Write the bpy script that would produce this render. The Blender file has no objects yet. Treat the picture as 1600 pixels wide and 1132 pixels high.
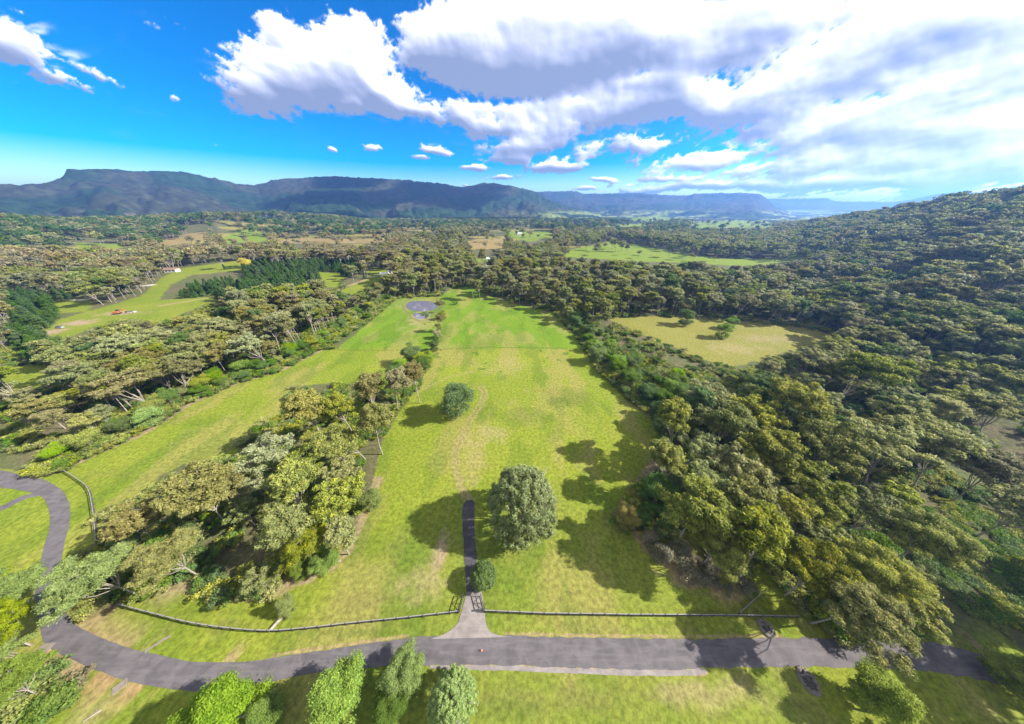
import bpy, math, random
import numpy as np
from mathutils import Vector

# ------------------------------------------------------------------ camera, world, sun, exposure
SC = bpy.context.scene
H = 80.0                      # camera height above the lawn
PITCH = math.radians(30.5)
FPX = 409.0                   # focal length in photo pixels (photo 1600 wide)
CP, SP = math.cos(PITCH), math.sin(PITCH)
cam_d = bpy.data.cameras.new('camera'); cam = bpy.data.objects.new('camera', cam_d)
SC.collection.objects.link(cam); SC.camera = cam
cam.location = (0, 0, H); cam.rotation_euler = (math.pi/2 - PITCH, 0, 0)
cam_d.sensor_width = 36; cam_d.lens = 36*FPX/1600
cam_d.clip_start = 0.5; cam_d.clip_end = 60000
SC.view_settings.view_transform = 'Standard'; SC.view_settings.look = 'None'
SC.view_settings.gamma = 1; SC.view_settings.use_curve_mapping = False
SC.view_settings.exposure = 1.58
SC.cycles.max_bounces = 6; SC.cycles.diffuse_bounces = 3; SC.cycles.transmission_bounces = 3
SC.cycles.glossy_bounces = 2; SC.cycles.volume_bounces = 1; SC.cycles.transparent_max_bounces = 8

SUN_EL, SUN_AZ = math.radians(34), math.radians(0)      # azimuth measured from +X towards +Y
sd = bpy.data.lights.new('sun', 'SUN'); so = bpy.data.objects.new('sun', sd)
SC.collection.objects.link(so)
sd.energy = 4.8; sd.angle = math.radians(0.6); sd.color = (1.0, 0.945, 0.86)
sdir = Vector((math.cos(SUN_EL)*math.cos(SUN_AZ), math.cos(SUN_EL)*math.sin(SUN_AZ), math.sin(SUN_EL)))
so.rotation_euler = sdir.to_track_quat('Z', 'Y').to_euler(); so.location = (60, 0, 200)

def ray(px, py):
    u = (px-800)/FPX; v = (566-py)/FPX
    return u, CP+v*SP, -SP+v*CP
def G(px, py, z=0.0):                                   # a photo pixel to the point of height z seen there
    d = ray(px, py); t = (z-H)/d[2]
    return d[0]*t, d[1]*t
def PR(x, y, z):                                        # world to photo pixel
    zz = z-H; dep = y*CP-zz*SP; up = y*SP+zz*CP
    dep = np.where(np.abs(dep) < 1e-3, 1e-3, dep)
    return 800+FPX*x/dep, 566-FPX*up/dep, dep

# ---- world: Nishita sky with procedural fill-light clouds mixed by direction
W = bpy.data.worlds.new('World'); SC.world = W; W.use_nodes = True
def world():
    nt = W.node_tree; nt.nodes.clear(); N = nt.nodes.new; L = nt.links.new
    tc = N('ShaderNodeTexCoord'); sp = N('ShaderNodeSeparateXYZ'); L(tc.outputs['Generated'], sp.inputs[0])
    def M(op, a, b=None, c=None, clamp=False):
        n = N('ShaderNodeMath'); n.operation = op; n.use_clamp = clamp
        for i, v in enumerate((a, b, c)):
            if v is None: continue
            if isinstance(v, (int, float)): n.inputs[i].default_value = v
            else: L(v, n.inputs[i])
        return n.outputs[0]
    def ramp(x, a, b, c0=0.0, c1=1.0):
        n = N('ShaderNodeMapRange'); n.interpolation_type = 'SMOOTHSTEP'; L(x, n.inputs[0])
        n.inputs[1].default_value = a; n.inputs[2].default_value = b; n.inputs[3].default_value = c0; n.inputs[4].default_value = c1
        return n.outputs[0]
    def mix(f, a, b):
        n = N('ShaderNodeMix'); n.data_type = 'RGBA'
        for s, v in ((n.inputs[0], f), (n.inputs[6], a), (n.inputs[7], b)):
            if isinstance(v, (int, float)): s.default_value = v
            elif isinstance(v, tuple): s.default_value = (*v, 1)
            else: L(v, s)
        return n.outputs[2]
    # bright broken cloud added as fill light overhead and behind, out of view
    up = N('ShaderNodeTexNoise'); up.inputs['Scale'].default_value = 3.0; up.inputs['Detail'].default_value = 8; L(tc.outputs['Generated'], up.inputs['Vector'])
    beh = M('MAXIMUM', ramp(sp.outputs[1], 0.25, 0.0), ramp(sp.outputs[2], 0.66, 0.8))
    alpha = M('MULTIPLY', M('MULTIPLY', ramp(up.outputs['Fac'], 0.36, 0.48), beh), ramp(sp.outputs[2], 0.0, 0.1))
    sky = N('ShaderNodeTexSky'); sky.sky_type = 'NISHITA'; sky.sun_disc = False
    sky.sun_elevation = SUN_EL; sky.sun_rotation = math.pi/2 - SUN_AZ
    sky.air_density = 1.0; sky.dust_density = 0.3; sky.ozone_density = 3.0
    hs = N('ShaderNodeHueSaturation'); hs.inputs['Saturation'].default_value = 2.2; hs.inputs['Hue'].default_value = 0.513
    hs.inputs['Value'].default_value = 1.0
    L(sky.outputs[0], hs.inputs['Color'])
    dim = N('ShaderNodeVectorMath'); dim.operation = 'SCALE'; L(hs.outputs[0], dim.inputs[0]); L(ramp(sp.outputs[2], -0.02, 0.30, 1.0, 0.85), dim.inputs['Scale'])
    b1 = N('ShaderNodeBackground'); L(dim.outputs[0], b1.inputs[0]); b1.inputs[1].default_value = 0.078
    b2 = N('ShaderNodeBackground'); b2.inputs[0].default_value = (0.95, 0.94, 0.92, 1); b2.inputs[1].default_value = 0.42
    ms = N('ShaderNodeMixShader'); L(alpha, ms.inputs[0]); L(b1.outputs[0], ms.inputs[1]); L(b2.outputs[0], ms.inputs[2])
    out = N('ShaderNodeOutputWorld'); L(ms.outputs[0], out.inputs[0])
world()

# ------------------------------------------------------------------ helpers
R = random.Random(7)
rng = np.random.default_rng(11)
COL = SC.collection

def vnoise(x, y, seed=0):
    xi = np.floor(x).astype(np.int64); yi = np.floor(y).astype(np.int64)
    xf = x-xi; yf = y-yi
    xf = xf*xf*(3-2*xf); yf = yf*yf*(3-2*yf)
    def h(a, b):
        n = (a*374761393 + b*668265263 + seed*1442695041) & 0xFFFFFFFF
        n = ((n ^ (n >> 13))*1274126177) & 0xFFFFFFFF
        return ((n ^ (n >> 16)) & 0xFFFF)/65535.0
    a = h(xi, yi); b = h(xi+1, yi); c = h(xi, yi+1); d = h(xi+1, yi+1)
    return (a*(1-xf)+b*xf)*(1-yf) + (c*(1-xf)+d*xf)*yf
def fbm(x, y, octv=4, seed=0, gain=0.5):
    s = 0; a = 1; t = 0
    for i in range(octv):
        s = s + a*vnoise(x, y, seed+i*17); t += a; a *= gain; x = x*2.03+11.3; y = y*2.03+5.7
    return s/t
def sstep(a, b, x):
    t = np.clip((x-a)/(b-a), 0, 1); return t*t*(3-2*t)

def in_poly(poly, x, y):
    x = np.asarray(x, float); y = np.asarray(y, float)
    ins = np.zeros(x.shape, bool); n = len(poly); j = n-1
    for i in range(n):
        xi, yi = poly[i]; xj, yj = poly[j]
        if yi != yj:
            c = ((yi > y) != (yj > y)) & (x < (xj-xi)*(y-yi)/(yj-yi)+xi)
            ins ^= c
        j = i
    return ins
def dist_line(pts, x, y):
    best = np.full(np.shape(x), 1e9)
    for (ax, ay), (bx, by) in zip(pts[:-1], pts[1:]):
        dx, dy = bx-ax, by-ay; l = dx*dx+dy*dy+1e-9
        t = np.clip(((x-ax)*dx+(y-ay)*dy)/l, 0, 1)
        best = np.minimum(best, np.hypot(x-ax-t*dx, y-ay-t*dy))
    return best

def tag(o, label=None, cat=None, group=None, kind=None):
    if label: o['label'] = label
    if cat: o['category'] = cat
    if group: o['group'] = group
    if kind: o['kind'] = kind
    return o
def mesh_obj(name, V, F, mats=(), parent=None, link=True, mi=None, smooth=False):
    me = bpy.data.meshes.new(name)
    V = np.asarray(V, np.float32)
    if isinstance(F, np.ndarray):
        k = F.shape[1]; nf = len(F)
        me.vertices.add(len(V)); me.vertices.foreach_set('co', V.ravel())
        me.loops.add(nf*k); me.loops.foreach_set('vertex_index', F.astype(np.int32).ravel())
        me.polygons.add(nf); me.polygons.foreach_set('loop_start', np.arange(0, nf*k, k, dtype=np.int32))
        me.polygons.foreach_set('loop_total', np.full(nf, k, np.int32))
    else:
        me.from_pydata([tuple(v) for v in V], [], F)
    for m in mats: me.materials.append(m)
    if mi is not None: me.polygons.foreach_set('material_index', np.asarray(mi, np.int32))
    if smooth: me.polygons.foreach_set('use_smooth', np.ones(len(me.polygons), bool))
    me.update(); me.validate(clean_customdata=False)
    o = bpy.data.objects.new(name, me)
    if link: COL.objects.link(o)
    if parent: o.parent = parent
    return o
def empty(name, loc=(0, 0, 0), rz=0, sc=1):
    o = bpy.data.objects.new(name, None); COL.objects.link(o); o.location = loc; o.rotation_euler[2] = rz
    o.empty_display_size = 0.5
    if sc != 1: o.scale = (sc,)*3 if not isinstance(sc, tuple) else sc
    return o

class MB:                                               # collects boxes and tubes into one mesh
    def __init__(s): s.V = []; s.F = []
    def box(s, c, size, rz=0, ry=0, rx=0):
        from mathutils import Euler
        m = Euler((rx, ry, rz)).to_matrix(); b = len(s.V)
        for x in (-.5, .5):
            for y in (-.5, .5):
                for z in (-.5, .5):
                    v = m @ Vector((x*size[0], y*size[1], z*size[2])); s.V.append((v.x+c[0], v.y+c[1], v.z+c[2]))
        for f in ((0, 1, 3, 2), (4, 6, 7, 5), (0, 4, 5, 1), (2, 3, 7, 6), (0, 2, 6, 4), (1, 5, 7, 3)):
            s.F.append(tuple(b+i for i in f))
    def beam(s, a, b_, w, h):
        a = Vector(a); b_ = Vector(b_); d = b_-a; L = d.length; d.normalize()
        side = d.cross(Vector((0, 0, 1)))
        side = side.normalized() if side.length > 1e-4 else Vector((1, 0, 0))
        up = side.cross(d); n = len(s.V)
        for p in (a, b_):
            for sx, sz in ((-1, -1), (1, -1), (1, 1), (-1, 1)):
                v = p+side*(sx*w/2)+up*(sz*h/2); s.V.append(tuple(v))
        for f in ((0, 1, 2, 3), (7, 6, 5, 4), (0, 4, 5, 1), (1, 5, 6, 2), (2, 6, 7, 3), (3, 7, 4, 0)):
            s.F.append(tuple(n+i for i in f))
    def tube(s, pts, rad, k=6):
        pts = [Vector(p) for p in pts]; rings = []
        for i, p in enumerate(pts):
            d = (pts[min(i+1, len(pts)-1)]-pts[max(i-1, 0)]).normalized()
            a = d.cross(Vector((0.13, 0.97, 0.2))).normalized(); b = d.cross(a)
            n = len(s.V)
            for j in range(k):
                t = 2*math.pi*j/k; v = p+(a*math.cos(t)+b*math.sin(t))*rad[i]; s.V.append(tuple(v))
            rings.append(n)
        for r0, r1 in zip(rings[:-1], rings[1:]):
            for j in range(k):
                s.F.append((r0+j, r0+(j+1) % k, r1+(j+1) % k, r1+j))
        s.F.append(tuple(rings[-1]+j for j in range(k)))
        s.F.append(tuple(rings[0]+j for j in reversed(range(k))))
    def obj(s, name, mats, parent=None, link=True): return mesh_obj(name, s.V, s.F, mats, parent, link)

# ------------------------------------------------------------------ materials
def newmat(name):
    m = bpy.data.materials.new(name); m.use_nodes = True; nt = m.node_tree; nt.nodes.clear()
    return m, nt
def mathn(nt, op, a, b=None, clamp=False):
    n = nt.nodes.new('ShaderNodeMath'); n.operation = op; n.use_clamp = clamp
    for i, v in enumerate((a, b)):
        if v is None: continue
        if isinstance(v, (int, float)): n.inputs[i].default_value = v
        else: nt.links.new(v, n.inputs[i])
    return n.outputs[0]
def mixn(nt, f, a, b, mode='MIX'):
    n = nt.nodes.new('ShaderNodeMix'); n.data_type = 'RGBA'; n.blend_type = mode
    for s, v in ((n.inputs[0], f), (n.inputs[6], a), (n.inputs[7], b)):
        if isinstance(v, (int, float)): s.default_value = v
        elif isinstance(v, tuple): s.default_value = (*v, 1)
        else: nt.links.new(v, s)
    return n.outputs[2]
def noisen(nt, vec, scale, det=5, rough=0.6, dist=0.0):
    n = nt.nodes.new('ShaderNodeTexNoise'); n.inputs['Scale'].default_value = scale
    n.inputs['Detail'].default_value = det; n.inputs['Roughness'].default_value = rough; n.inputs['Distortion'].default_value = dist
    if vec is not None: nt.links.new(vec, n.inputs['Vector'])
    return n.outputs['Fac']
def rampn(nt, x, a, b, c0=0.0, c1=1.0):
    n = nt.nodes.new('ShaderNodeMapRange'); n.interpolation_type = 'SMOOTHSTEP'; nt.links.new(x, n.inputs[0])
    for i, v in zip((1, 2, 3, 4), (a, b, c0, c1)): n.inputs[i].default_value = v
    return n.outputs[0]
def posn(nt): return nt.nodes.new('ShaderNodeNewGeometry').outputs['Position']
def principled(nt, col, rough=0.9, spec=0.2, normal=None):
    p = nt.nodes.new('ShaderNodeBsdfPrincipled'); p.inputs['Roughness'].default_value = rough
    p.inputs['Specular IOR Level'].default_value = spec
    if isinstance(col, tuple): p.inputs['Base Color'].default_value = (*col, 1)
    else: nt.links.new(col, p.inputs['Base Color'])
    if normal is not None: nt.links.new(normal, p.inputs['Normal'])
    return p.outputs[0]
def bumpn(nt, h, strength, dist):
    b = nt.nodes.new('ShaderNodeBump'); b.inputs['Strength'].default_value = strength; b.inputs['Distance'].default_value = dist
    nt.links.new(h, b.inputs['Height']); return b.outputs[0]
def outn(nt, s): o = nt.nodes.new('ShaderNodeOutputMaterial'); nt.links.new(s, o.inputs[0])

def leaf_mat(name, dark, light, tip=None, trans=0.40, tipamt=0.35):
    """foliage: darker and lighter leaves by the leaf's own tint, small shift tree by tree"""
    m, nt = newmat(name)
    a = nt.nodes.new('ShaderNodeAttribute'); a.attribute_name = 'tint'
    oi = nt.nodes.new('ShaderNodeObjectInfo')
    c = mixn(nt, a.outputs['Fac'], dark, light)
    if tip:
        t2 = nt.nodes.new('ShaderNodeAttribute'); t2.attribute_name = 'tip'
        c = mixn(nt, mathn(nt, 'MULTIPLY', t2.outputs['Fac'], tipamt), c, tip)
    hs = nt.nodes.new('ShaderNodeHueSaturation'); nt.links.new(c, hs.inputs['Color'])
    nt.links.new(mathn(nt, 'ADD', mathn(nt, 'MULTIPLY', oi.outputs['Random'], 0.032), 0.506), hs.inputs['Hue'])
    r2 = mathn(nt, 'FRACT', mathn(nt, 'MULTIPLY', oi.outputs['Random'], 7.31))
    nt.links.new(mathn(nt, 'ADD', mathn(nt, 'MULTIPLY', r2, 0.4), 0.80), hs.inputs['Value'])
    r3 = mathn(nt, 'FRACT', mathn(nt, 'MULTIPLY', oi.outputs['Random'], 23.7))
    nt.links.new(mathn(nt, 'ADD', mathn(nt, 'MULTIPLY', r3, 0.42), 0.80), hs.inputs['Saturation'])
    s = principled(nt, hs.outputs[0], 0.6, 0.15)
    tr = nt.nodes.new('ShaderNodeBsdfTranslucent'); nt.links.new(hs.outputs[0], tr.inputs[0])
    mx = nt.nodes.new('ShaderNodeMixShader'); mx.inputs[0].default_value = trans
    nt.links.new(s, mx.inputs[1]); nt.links.new(tr.outputs[0], mx.inputs[2])
    outn(nt, mx.outputs[0]); return m
def bark_mat(name, c1, c2, scale=2.0):
    m, nt = newmat(name); p = nt.nodes.new('ShaderNodeTexCoord').outputs['Object']
    n = noisen(nt, p, scale, 6, 0.7); n2 = noisen(nt, p, scale*7, 4, 0.6)
    c = mixn(nt, rampn(nt, n, 0.35, 0.65), c1, c2); c = mixn(nt, mathn(nt, 'MULTIPLY', n2, 0.4), c, tuple(v*0.4 for v in c1))
    outn(nt, principled(nt, c, 0.85, 0.2, bumpn(nt, n2, 0.4, 0.05))); return m
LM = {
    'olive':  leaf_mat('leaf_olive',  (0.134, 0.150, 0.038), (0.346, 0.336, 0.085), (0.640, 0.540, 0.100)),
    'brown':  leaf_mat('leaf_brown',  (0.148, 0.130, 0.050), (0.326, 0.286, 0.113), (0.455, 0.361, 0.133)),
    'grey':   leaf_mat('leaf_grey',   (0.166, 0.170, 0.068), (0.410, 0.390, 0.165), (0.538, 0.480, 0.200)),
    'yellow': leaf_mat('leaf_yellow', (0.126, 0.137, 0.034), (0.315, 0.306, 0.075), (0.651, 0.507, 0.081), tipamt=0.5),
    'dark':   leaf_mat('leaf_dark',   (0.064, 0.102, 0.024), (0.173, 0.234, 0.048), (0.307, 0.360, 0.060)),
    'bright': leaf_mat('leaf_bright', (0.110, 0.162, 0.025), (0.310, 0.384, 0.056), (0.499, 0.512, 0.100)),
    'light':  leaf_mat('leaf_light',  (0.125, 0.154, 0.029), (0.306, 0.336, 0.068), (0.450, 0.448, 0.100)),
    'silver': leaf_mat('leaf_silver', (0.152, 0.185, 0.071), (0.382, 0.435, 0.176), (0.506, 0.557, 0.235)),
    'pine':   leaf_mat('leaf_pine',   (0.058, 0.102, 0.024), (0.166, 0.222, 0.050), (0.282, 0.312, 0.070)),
    'mauve':  leaf_mat('leaf_mauve',  (0.183, 0.143, 0.072), (0.387, 0.306, 0.157), (0.484, 0.359, 0.170)),
    'gold':   leaf_mat('leaf_gold',   (0.45, 0.30, 0.01), (0.85, 0.62, 0.02), None),
    'red':    leaf_mat('leaf_red',    (0.20, 0.05, 0.03), (0.42, 0.13, 0.08), None),
    'bramble': leaf_mat('leaf_bramble', (0.14, 0.12, 0.08), (0.30, 0.26, 0.17), None),
}
BARK = bark_mat('bark_pale', (0.21, 0.175, 0.145), (0.40, 0.355, 0.31))
BARKD = bark_mat('bark_dark', (0.12, 0.09, 0.07), (0.24, 0.19, 0.15))


# ------------------------------------------------------------------ clouds: a shell of cumulus far outside the valley air
CLOUD_BLOBS = [
    (500, 115, 130, 75, 1.7, 0), (420, 140, 80, 35, 1.2, 0), (590, 160, 80, 35, 1.2, 0), (440, 50, 30, 30, .8, 0), (540, 60, 60, 40, 1.1, 0),
    (0, 60, 70, 60, 1.3, 0), (40, 95, 60, 40, 1.1, 0), (90, 130, 50, 22, 0.9, 0), (150, 112, 44, 20, 0.9, -15), (110, 142, 60, 14, 0.6, 0),
    (770, 70, 110, 100, 2.4, 0), (900, 70, 260, 110, 2.6, 0), (1100, 60, 260, 110, 2.0, 12), (880, 185, 110, 45, 1.1, 10), (1000, 160, 150, 70, 1.6, 8),
    (700, 175, 50, 22, 0.9, -8), (770, 180, 70, 30, 1.0, 0), (840, 215, 80, 28, 1.0, 8), (960, 232, 90, 26, 1.0, 4), (1120, 240, 130, 26, 0.95, 6), (1200, 150, 170, 55, 1.5, 8),
    (1440, 50, 280, 90, 2.0, 10), (1300, 215, 180, 28, 1.1, 8), (1260, 262, 150, 22, 1.0, 2), (1130, 290, 150, 10, 0.9, 0), (1540, 262, 150, 45, 1.8, 8), (1350, 285, 150, 14, 1.0, 0),
    (1480, 150, 180, 60, 1.6, 6), (1330, 120, 140, 45, 1.4, 8), (1580, 200, 120, 30, 1.1, 10), (680, 232, 24, 9, 1.0, 0), (660, 247, 14, 6, 0.9, 0), (745, 252, 20, 7, 1.0, 0), (585, 230, 18, 9, 1.0, 0), (523, 234, 6, 4, .8, 0),
    (278, 152, 10, 7, 0.8, 0), (790, 240, 36, 12, 1.0, 0), (870, 258, 55, 12, 1.0, 0), (785, 268, 18, 5, 0.9, 0), (930, 282, 30, 6, 0.9, 0), (1000, 292, 50, 6, 0.9, 0), (900, 298, 22, 4, 0.8, 0), (730, 285, 10, 3, .7, 0), (1050, 275, 50, 8, 0.9, 0),
]

def clouds():
    step = 0.11
    az = np.radians(np.arange(-76, 76.01, step*1.1)); el = np.radians(np.arange(0.15, 32.5, step))
    Az, El = np.meshgrid(az, el)
    dx = np.sin(Az)*np.cos(El); dy = np.cos(Az)*np.cos(El); dz = np.sin(El)
    qx = dx/dy; qz = dz/dy
    k = 1/(qz+0.32)
    # warp, then billowing noise
    wx = (fbm(qx*3, qz*4, 4, 301)-0.5); wz = (fbm(qx*3+9, qz*4, 4, 302)-0.5)
    ax = qx+0.10*wx; ay = qz+0.07*wz
    def bil(x, y, o, sd, g=0.55):
        t = 0; a = 1; n = 0
        for i in range(o):
            t = t+a*np.abs(2*vnoise(x, y, sd+i*13)-1); n += a; a *= g
            x, y = x*2.07*0.96-y*0.35+3.1, y*2.07*0.96+x*0.35+7.7
        return t/n
    acc = -0.75+1.20*sstep(0.0, 0.8, qx)*sstep(0.0, 0.20, qz)+0.70*sstep(0.45, 1.4, qx); vert = np.zeros(qx.shape); wsum = np.full(qx.shape, 1e-6)
    for (px, py, rx, ry, st, lean) in CLOUD_BLOBS:
        d = ray(px, py); cx, cz = d[0]/d[1], d[2]/d[1]
        ex = ray(px+rx, py); ez = ray(px, py-ry); wxx = abs(ex[0]/ex[1]-cx); wzz = abs(ez[2]/ez[1]-cz)
        t = math.radians(lean); ux = (ax-cx)*math.cos(t)+(ay-cz)*math.sin(t); uz = -(ax-cx)*math.sin(t)+(ay-cz)*math.cos(t)
        uy = uz/wzz; uy = np.where(uy < 0, uy*1.25, uy)
        l = np.sqrt((ux/wxx)**2+uy**2)
        v = np.clip(1-l, -1.5, 0.6)*st
        acc = np.maximum(acc, v)
        w = np.exp(-(l/0.8)**2)*st; vert += w*np.clip(uy, -1, 1); wsum += w
    vert = vert/(wsum+0.15)
    small = 1/(0.35+qz*2.2)
    n1 = bil(ax*9*small, ay*11*small, 6, 311, 0.62); n2 = fbm(qx*k*1.6, k*2.4, 6, 321, 0.6); n3 = bil(qx*k*3.6, k*7, 5, 331, 0.6)
    dens = acc + (0.42-n1)*1.25 + (n2-0.5)*1.5 + (0.42-n3)*0.75
    fine = fbm(qx*60, qz*85, 5, 341, 0.7)-0.5
    dens = dens + fine*0.75 + (0.42-bil(ax*26, ay*34, 5, 345, 0.62))*0.55
    wisp = sstep(0.58, 0.8, fbm(qx*5+qz*6, qz*22-qx*2, 6, 351, 0.65))*sstep(-0.9, 0.1, acc)
    alpha = sstep(0.0, 0.42, dens)
    alpha = np.maximum(alpha, 0.45*wisp)
    thick = np.sqrt(np.clip(dens, 0, 3))
    def blur(a, n):
        for ax_ in (0, 1):
            c = np.cumsum(np.pad(a, [(n+1, n) if q == ax_ else (0, 0) for q in (0, 1)], mode='edge'), axis=ax_)
            a = (np.take(c, range(2*n+1, c.shape[ax_]), axis=ax_)-np.take(c, range(0, c.shape[ax_]-2*n-1), axis=ax_))/(2*n+1)
        return a
    lit = np.zeros(qx.shape)
    for sc_, wgt in ((1, 0.55), (4, 1.6), (14, 3.4)):
        t = blur(blur(thick, sc_), sc_); gz, gx = np.gradient(t)
        lit += wgt*(-(gx*0.75+gz*1.0))*sc_**0.35*2.2
    lit = 0.58+lit*1.0+0.30*vert-0.20*sstep(0.6, 1.5, blur(thick, 6))*(1-sstep(0.0, 0.8, vert))
    near = sstep(0.2, 2.2, qx)                       # the side of the sky near the sun is brighter
    lit = np.clip(lit+0.20*near+0.15*sstep(0.3, 1.2, qx)*sstep(0.22, 0.02, qz)+0.62*(fbm(qx*5, qz*9, 5, 361)-0.5)*(0.4+near), 0, 1)
    lit = lit*(1-0.0*near)
    alpha = alpha*sstep(0.15, 1.0, np.degrees(El))*sstep(32.3, 28, np.degrees(El))*sstep(76, 70, np.abs(np.degrees(Az)))
    RD = 26000.0
    V = np.c_[(dx*RD).ravel(), (dy*RD).ravel(), (dz*RD+H).ravel()]
    ne, na = qx.shape; i = np.arange(ne-1)[:, None]*na; j = np.arange(na-1)[None, :]
    F = np.stack([i+j, i+j+1, i+na+j+1, i+na+j], -1).reshape(-1, 4)
    al = alpha.ravel(); F = F[al[F].max(1) > 0.004]
    m, nt = newmat('cloud_light')
    a1 = nt.nodes.new('ShaderNodeAttribute'); a1.attribute_name = 'cover'; a2 = nt.nodes.new('ShaderNodeAttribute'); a2.attribute_name = 'lit'
    r = nt.nodes.new('ShaderNodeValToRGB'); e = r.color_ramp.elements
    e[0].position = 0.0; e[0].color = (0.23, 0.29, 0.46, 1); e[1].position = 1.0; e[1].color = (1.35, 1.35, 1.35, 1)
    for p_, c_ in ((0.30, (0.39, 0.44, 0.63, 1)), (0.58, (0.66, 0.70, 0.86, 1)), (0.80, (1.0, 1.0, 1.03, 1))):
        q = r.color_ramp.elements.new(p_); q.color = c_
    nt.links.new(a2.outputs['Fac'], r.inputs[0])
    em = nt.nodes.new('ShaderNodeEmission'); nt.links.new(r.outputs[0], em.inputs[0]); em.inputs[1].default_value = CLOUD_STRENGTH
    tr = nt.nodes.new('ShaderNodeBsdfTransparent'); mx = nt.nodes.new('ShaderNodeMixShader')
    nt.links.new(a1.outputs['Fac'], mx.inputs[0]); nt.links.new(tr.outputs[0], mx.inputs[1]); nt.links.new(em.outputs[0], mx.inputs[2]); outn(nt, mx.outputs[0])
    m.cycles.emission_sampling = 'NONE'
    o = mesh_obj('clouds', V, F, [m], smooth=True)
    for nm, arr in (('cover', alpha), ('lit', lit)):
        at = o.data.attributes.new(nm, 'FLOAT', 'POINT'); at.data.foreach_set('value', arr.ravel().astype(np.float32))
    tag(o, 'white and grey cumulus clouds filling the right of the sky', 'clouds', kind='stuff')
CLOUD_STRENGTH = 0.48
clouds()
def shade_clouds():  # unseen clouds added above the view to shade escarpment and valley floor
    m, nt = newmat('cloud_vapour'); v = nt.nodes.new('ShaderNodeVolumePrincipled'); v.inputs['Color'].default_value = (1, 1, 1, 1)
    v.inputs['Density'].default_value = 0.012; v.inputs['Anisotropy'].default_value = 0.3; v.inputs['Absorption Color'].default_value = (0, 0, 0, 1)
    o = nt.nodes.new('ShaderNodeOutputMaterial'); nt.links.new(v.outputs[0], o.inputs['Volume'])
    import bmesh
    for q, (cx, cy, cz, a, b, c_, lb) in enumerate([(1500, 3050, 1650, 620, 480, 130, 'broad unseen cloud added to shade the middle of the escarpment'), (720, 2650, 1640, 420, 330, 110, 'unseen cloud added to shade the left shoulder of the escarpment'),
            (2350, 1950, 1600, 700, 250, 110, 'long unseen cloud added to shade the far valley floor'), (520, 3300, 1800, 380, 260, 110, 'small unseen cloud added to shade the notch in the escarpment'), (1250, 1900, 1600, 420, 200, 90, 'small unseen cloud added to shade the woods below the escarpment')]):
        bm = bmesh.new(); bmesh.ops.create_icosphere(bm, subdivisions=5, radius=1)
        V = np.array([tuple(v_.co) for v_ in bm.verts]); F = [tuple(v_.index for v_ in f.verts) for f in bm.faces]; bm.free()
        n_ = 1+0.9*(fbm(V[:, 0]*2+q*5+9, V[:, 1]*2+V[:, 2]+9, 4, 400+q)-0.45)
        V = V*n_[:, None]*np.array([a, b, c_])
        ob = mesh_obj('cloud', V, F, [m], smooth=True); ob.location = (cx, cy, cz); tag(ob, lb, 'cloud', 'unseen clouds added to shade the escarpment')
shade_clouds()

# ------------------------------------------------------------------ tree prototypes
def leaves(centres, radii, n_per, size, r, flat=0.55, droop=0.0, updome=True, elong=2.0, shell=0.55, tiltz=0.5):
    """leaf quads in dome shaped clumps; returns V, F, tint, tip per leaf"""
    C = np.repeat(np.asarray(centres, float), n_per, 0); RR = np.repeat(np.asarray(radii, float), n_per)
    n = len(C)
    d = r.normal(size=(n, 3)); d /= np.linalg.norm(d, axis=1)[:, None]
    if updome: d[:, 2] = np.abs(d[:, 2])*1.0 - 0.25*(r.random(n) < 0.35)
    rad = (shell+(1-shell)*r.random(n)**0.5)*np.where(r.random(n) < 0.22, 1.0+0.75*r.random(n), 1.0)
    off = d*rad[:, None]*RR[:, None]; off[:, 2] *= flat
    off[:, 2] -= droop*RR*(np.hypot(off[:, 0], off[:, 1])/RR)**2
    P = C+off
    nrm = d*0.8+r.normal(size=(n, 3))*0.65; nrm[:, 2] += tiltz
    nrm /= np.linalg.norm(nrm, axis=1)[:, None]
    a = np.cross(nrm, r.normal(size=(n, 3))); a /= np.linalg.norm(a, axis=1)[:, None]
    b = np.cross(nrm, a)
    s = size*(0.6+0.8*r.random(n))
    a = a*(s*elong/2)[:, None]; b = b*(s/2)[:, None]
    V = np.stack([P-a, P-b*0.9+a*0.1, P+a, P+b*0.9+a*0.1], 1).reshape(-1, 3)
    F = np.arange(n*4).reshape(n, 4)
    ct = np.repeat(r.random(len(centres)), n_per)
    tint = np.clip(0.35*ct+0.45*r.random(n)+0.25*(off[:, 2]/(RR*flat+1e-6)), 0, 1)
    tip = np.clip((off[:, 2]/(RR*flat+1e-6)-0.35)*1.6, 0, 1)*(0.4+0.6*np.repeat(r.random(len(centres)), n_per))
    return V, F, tint, tip

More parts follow.
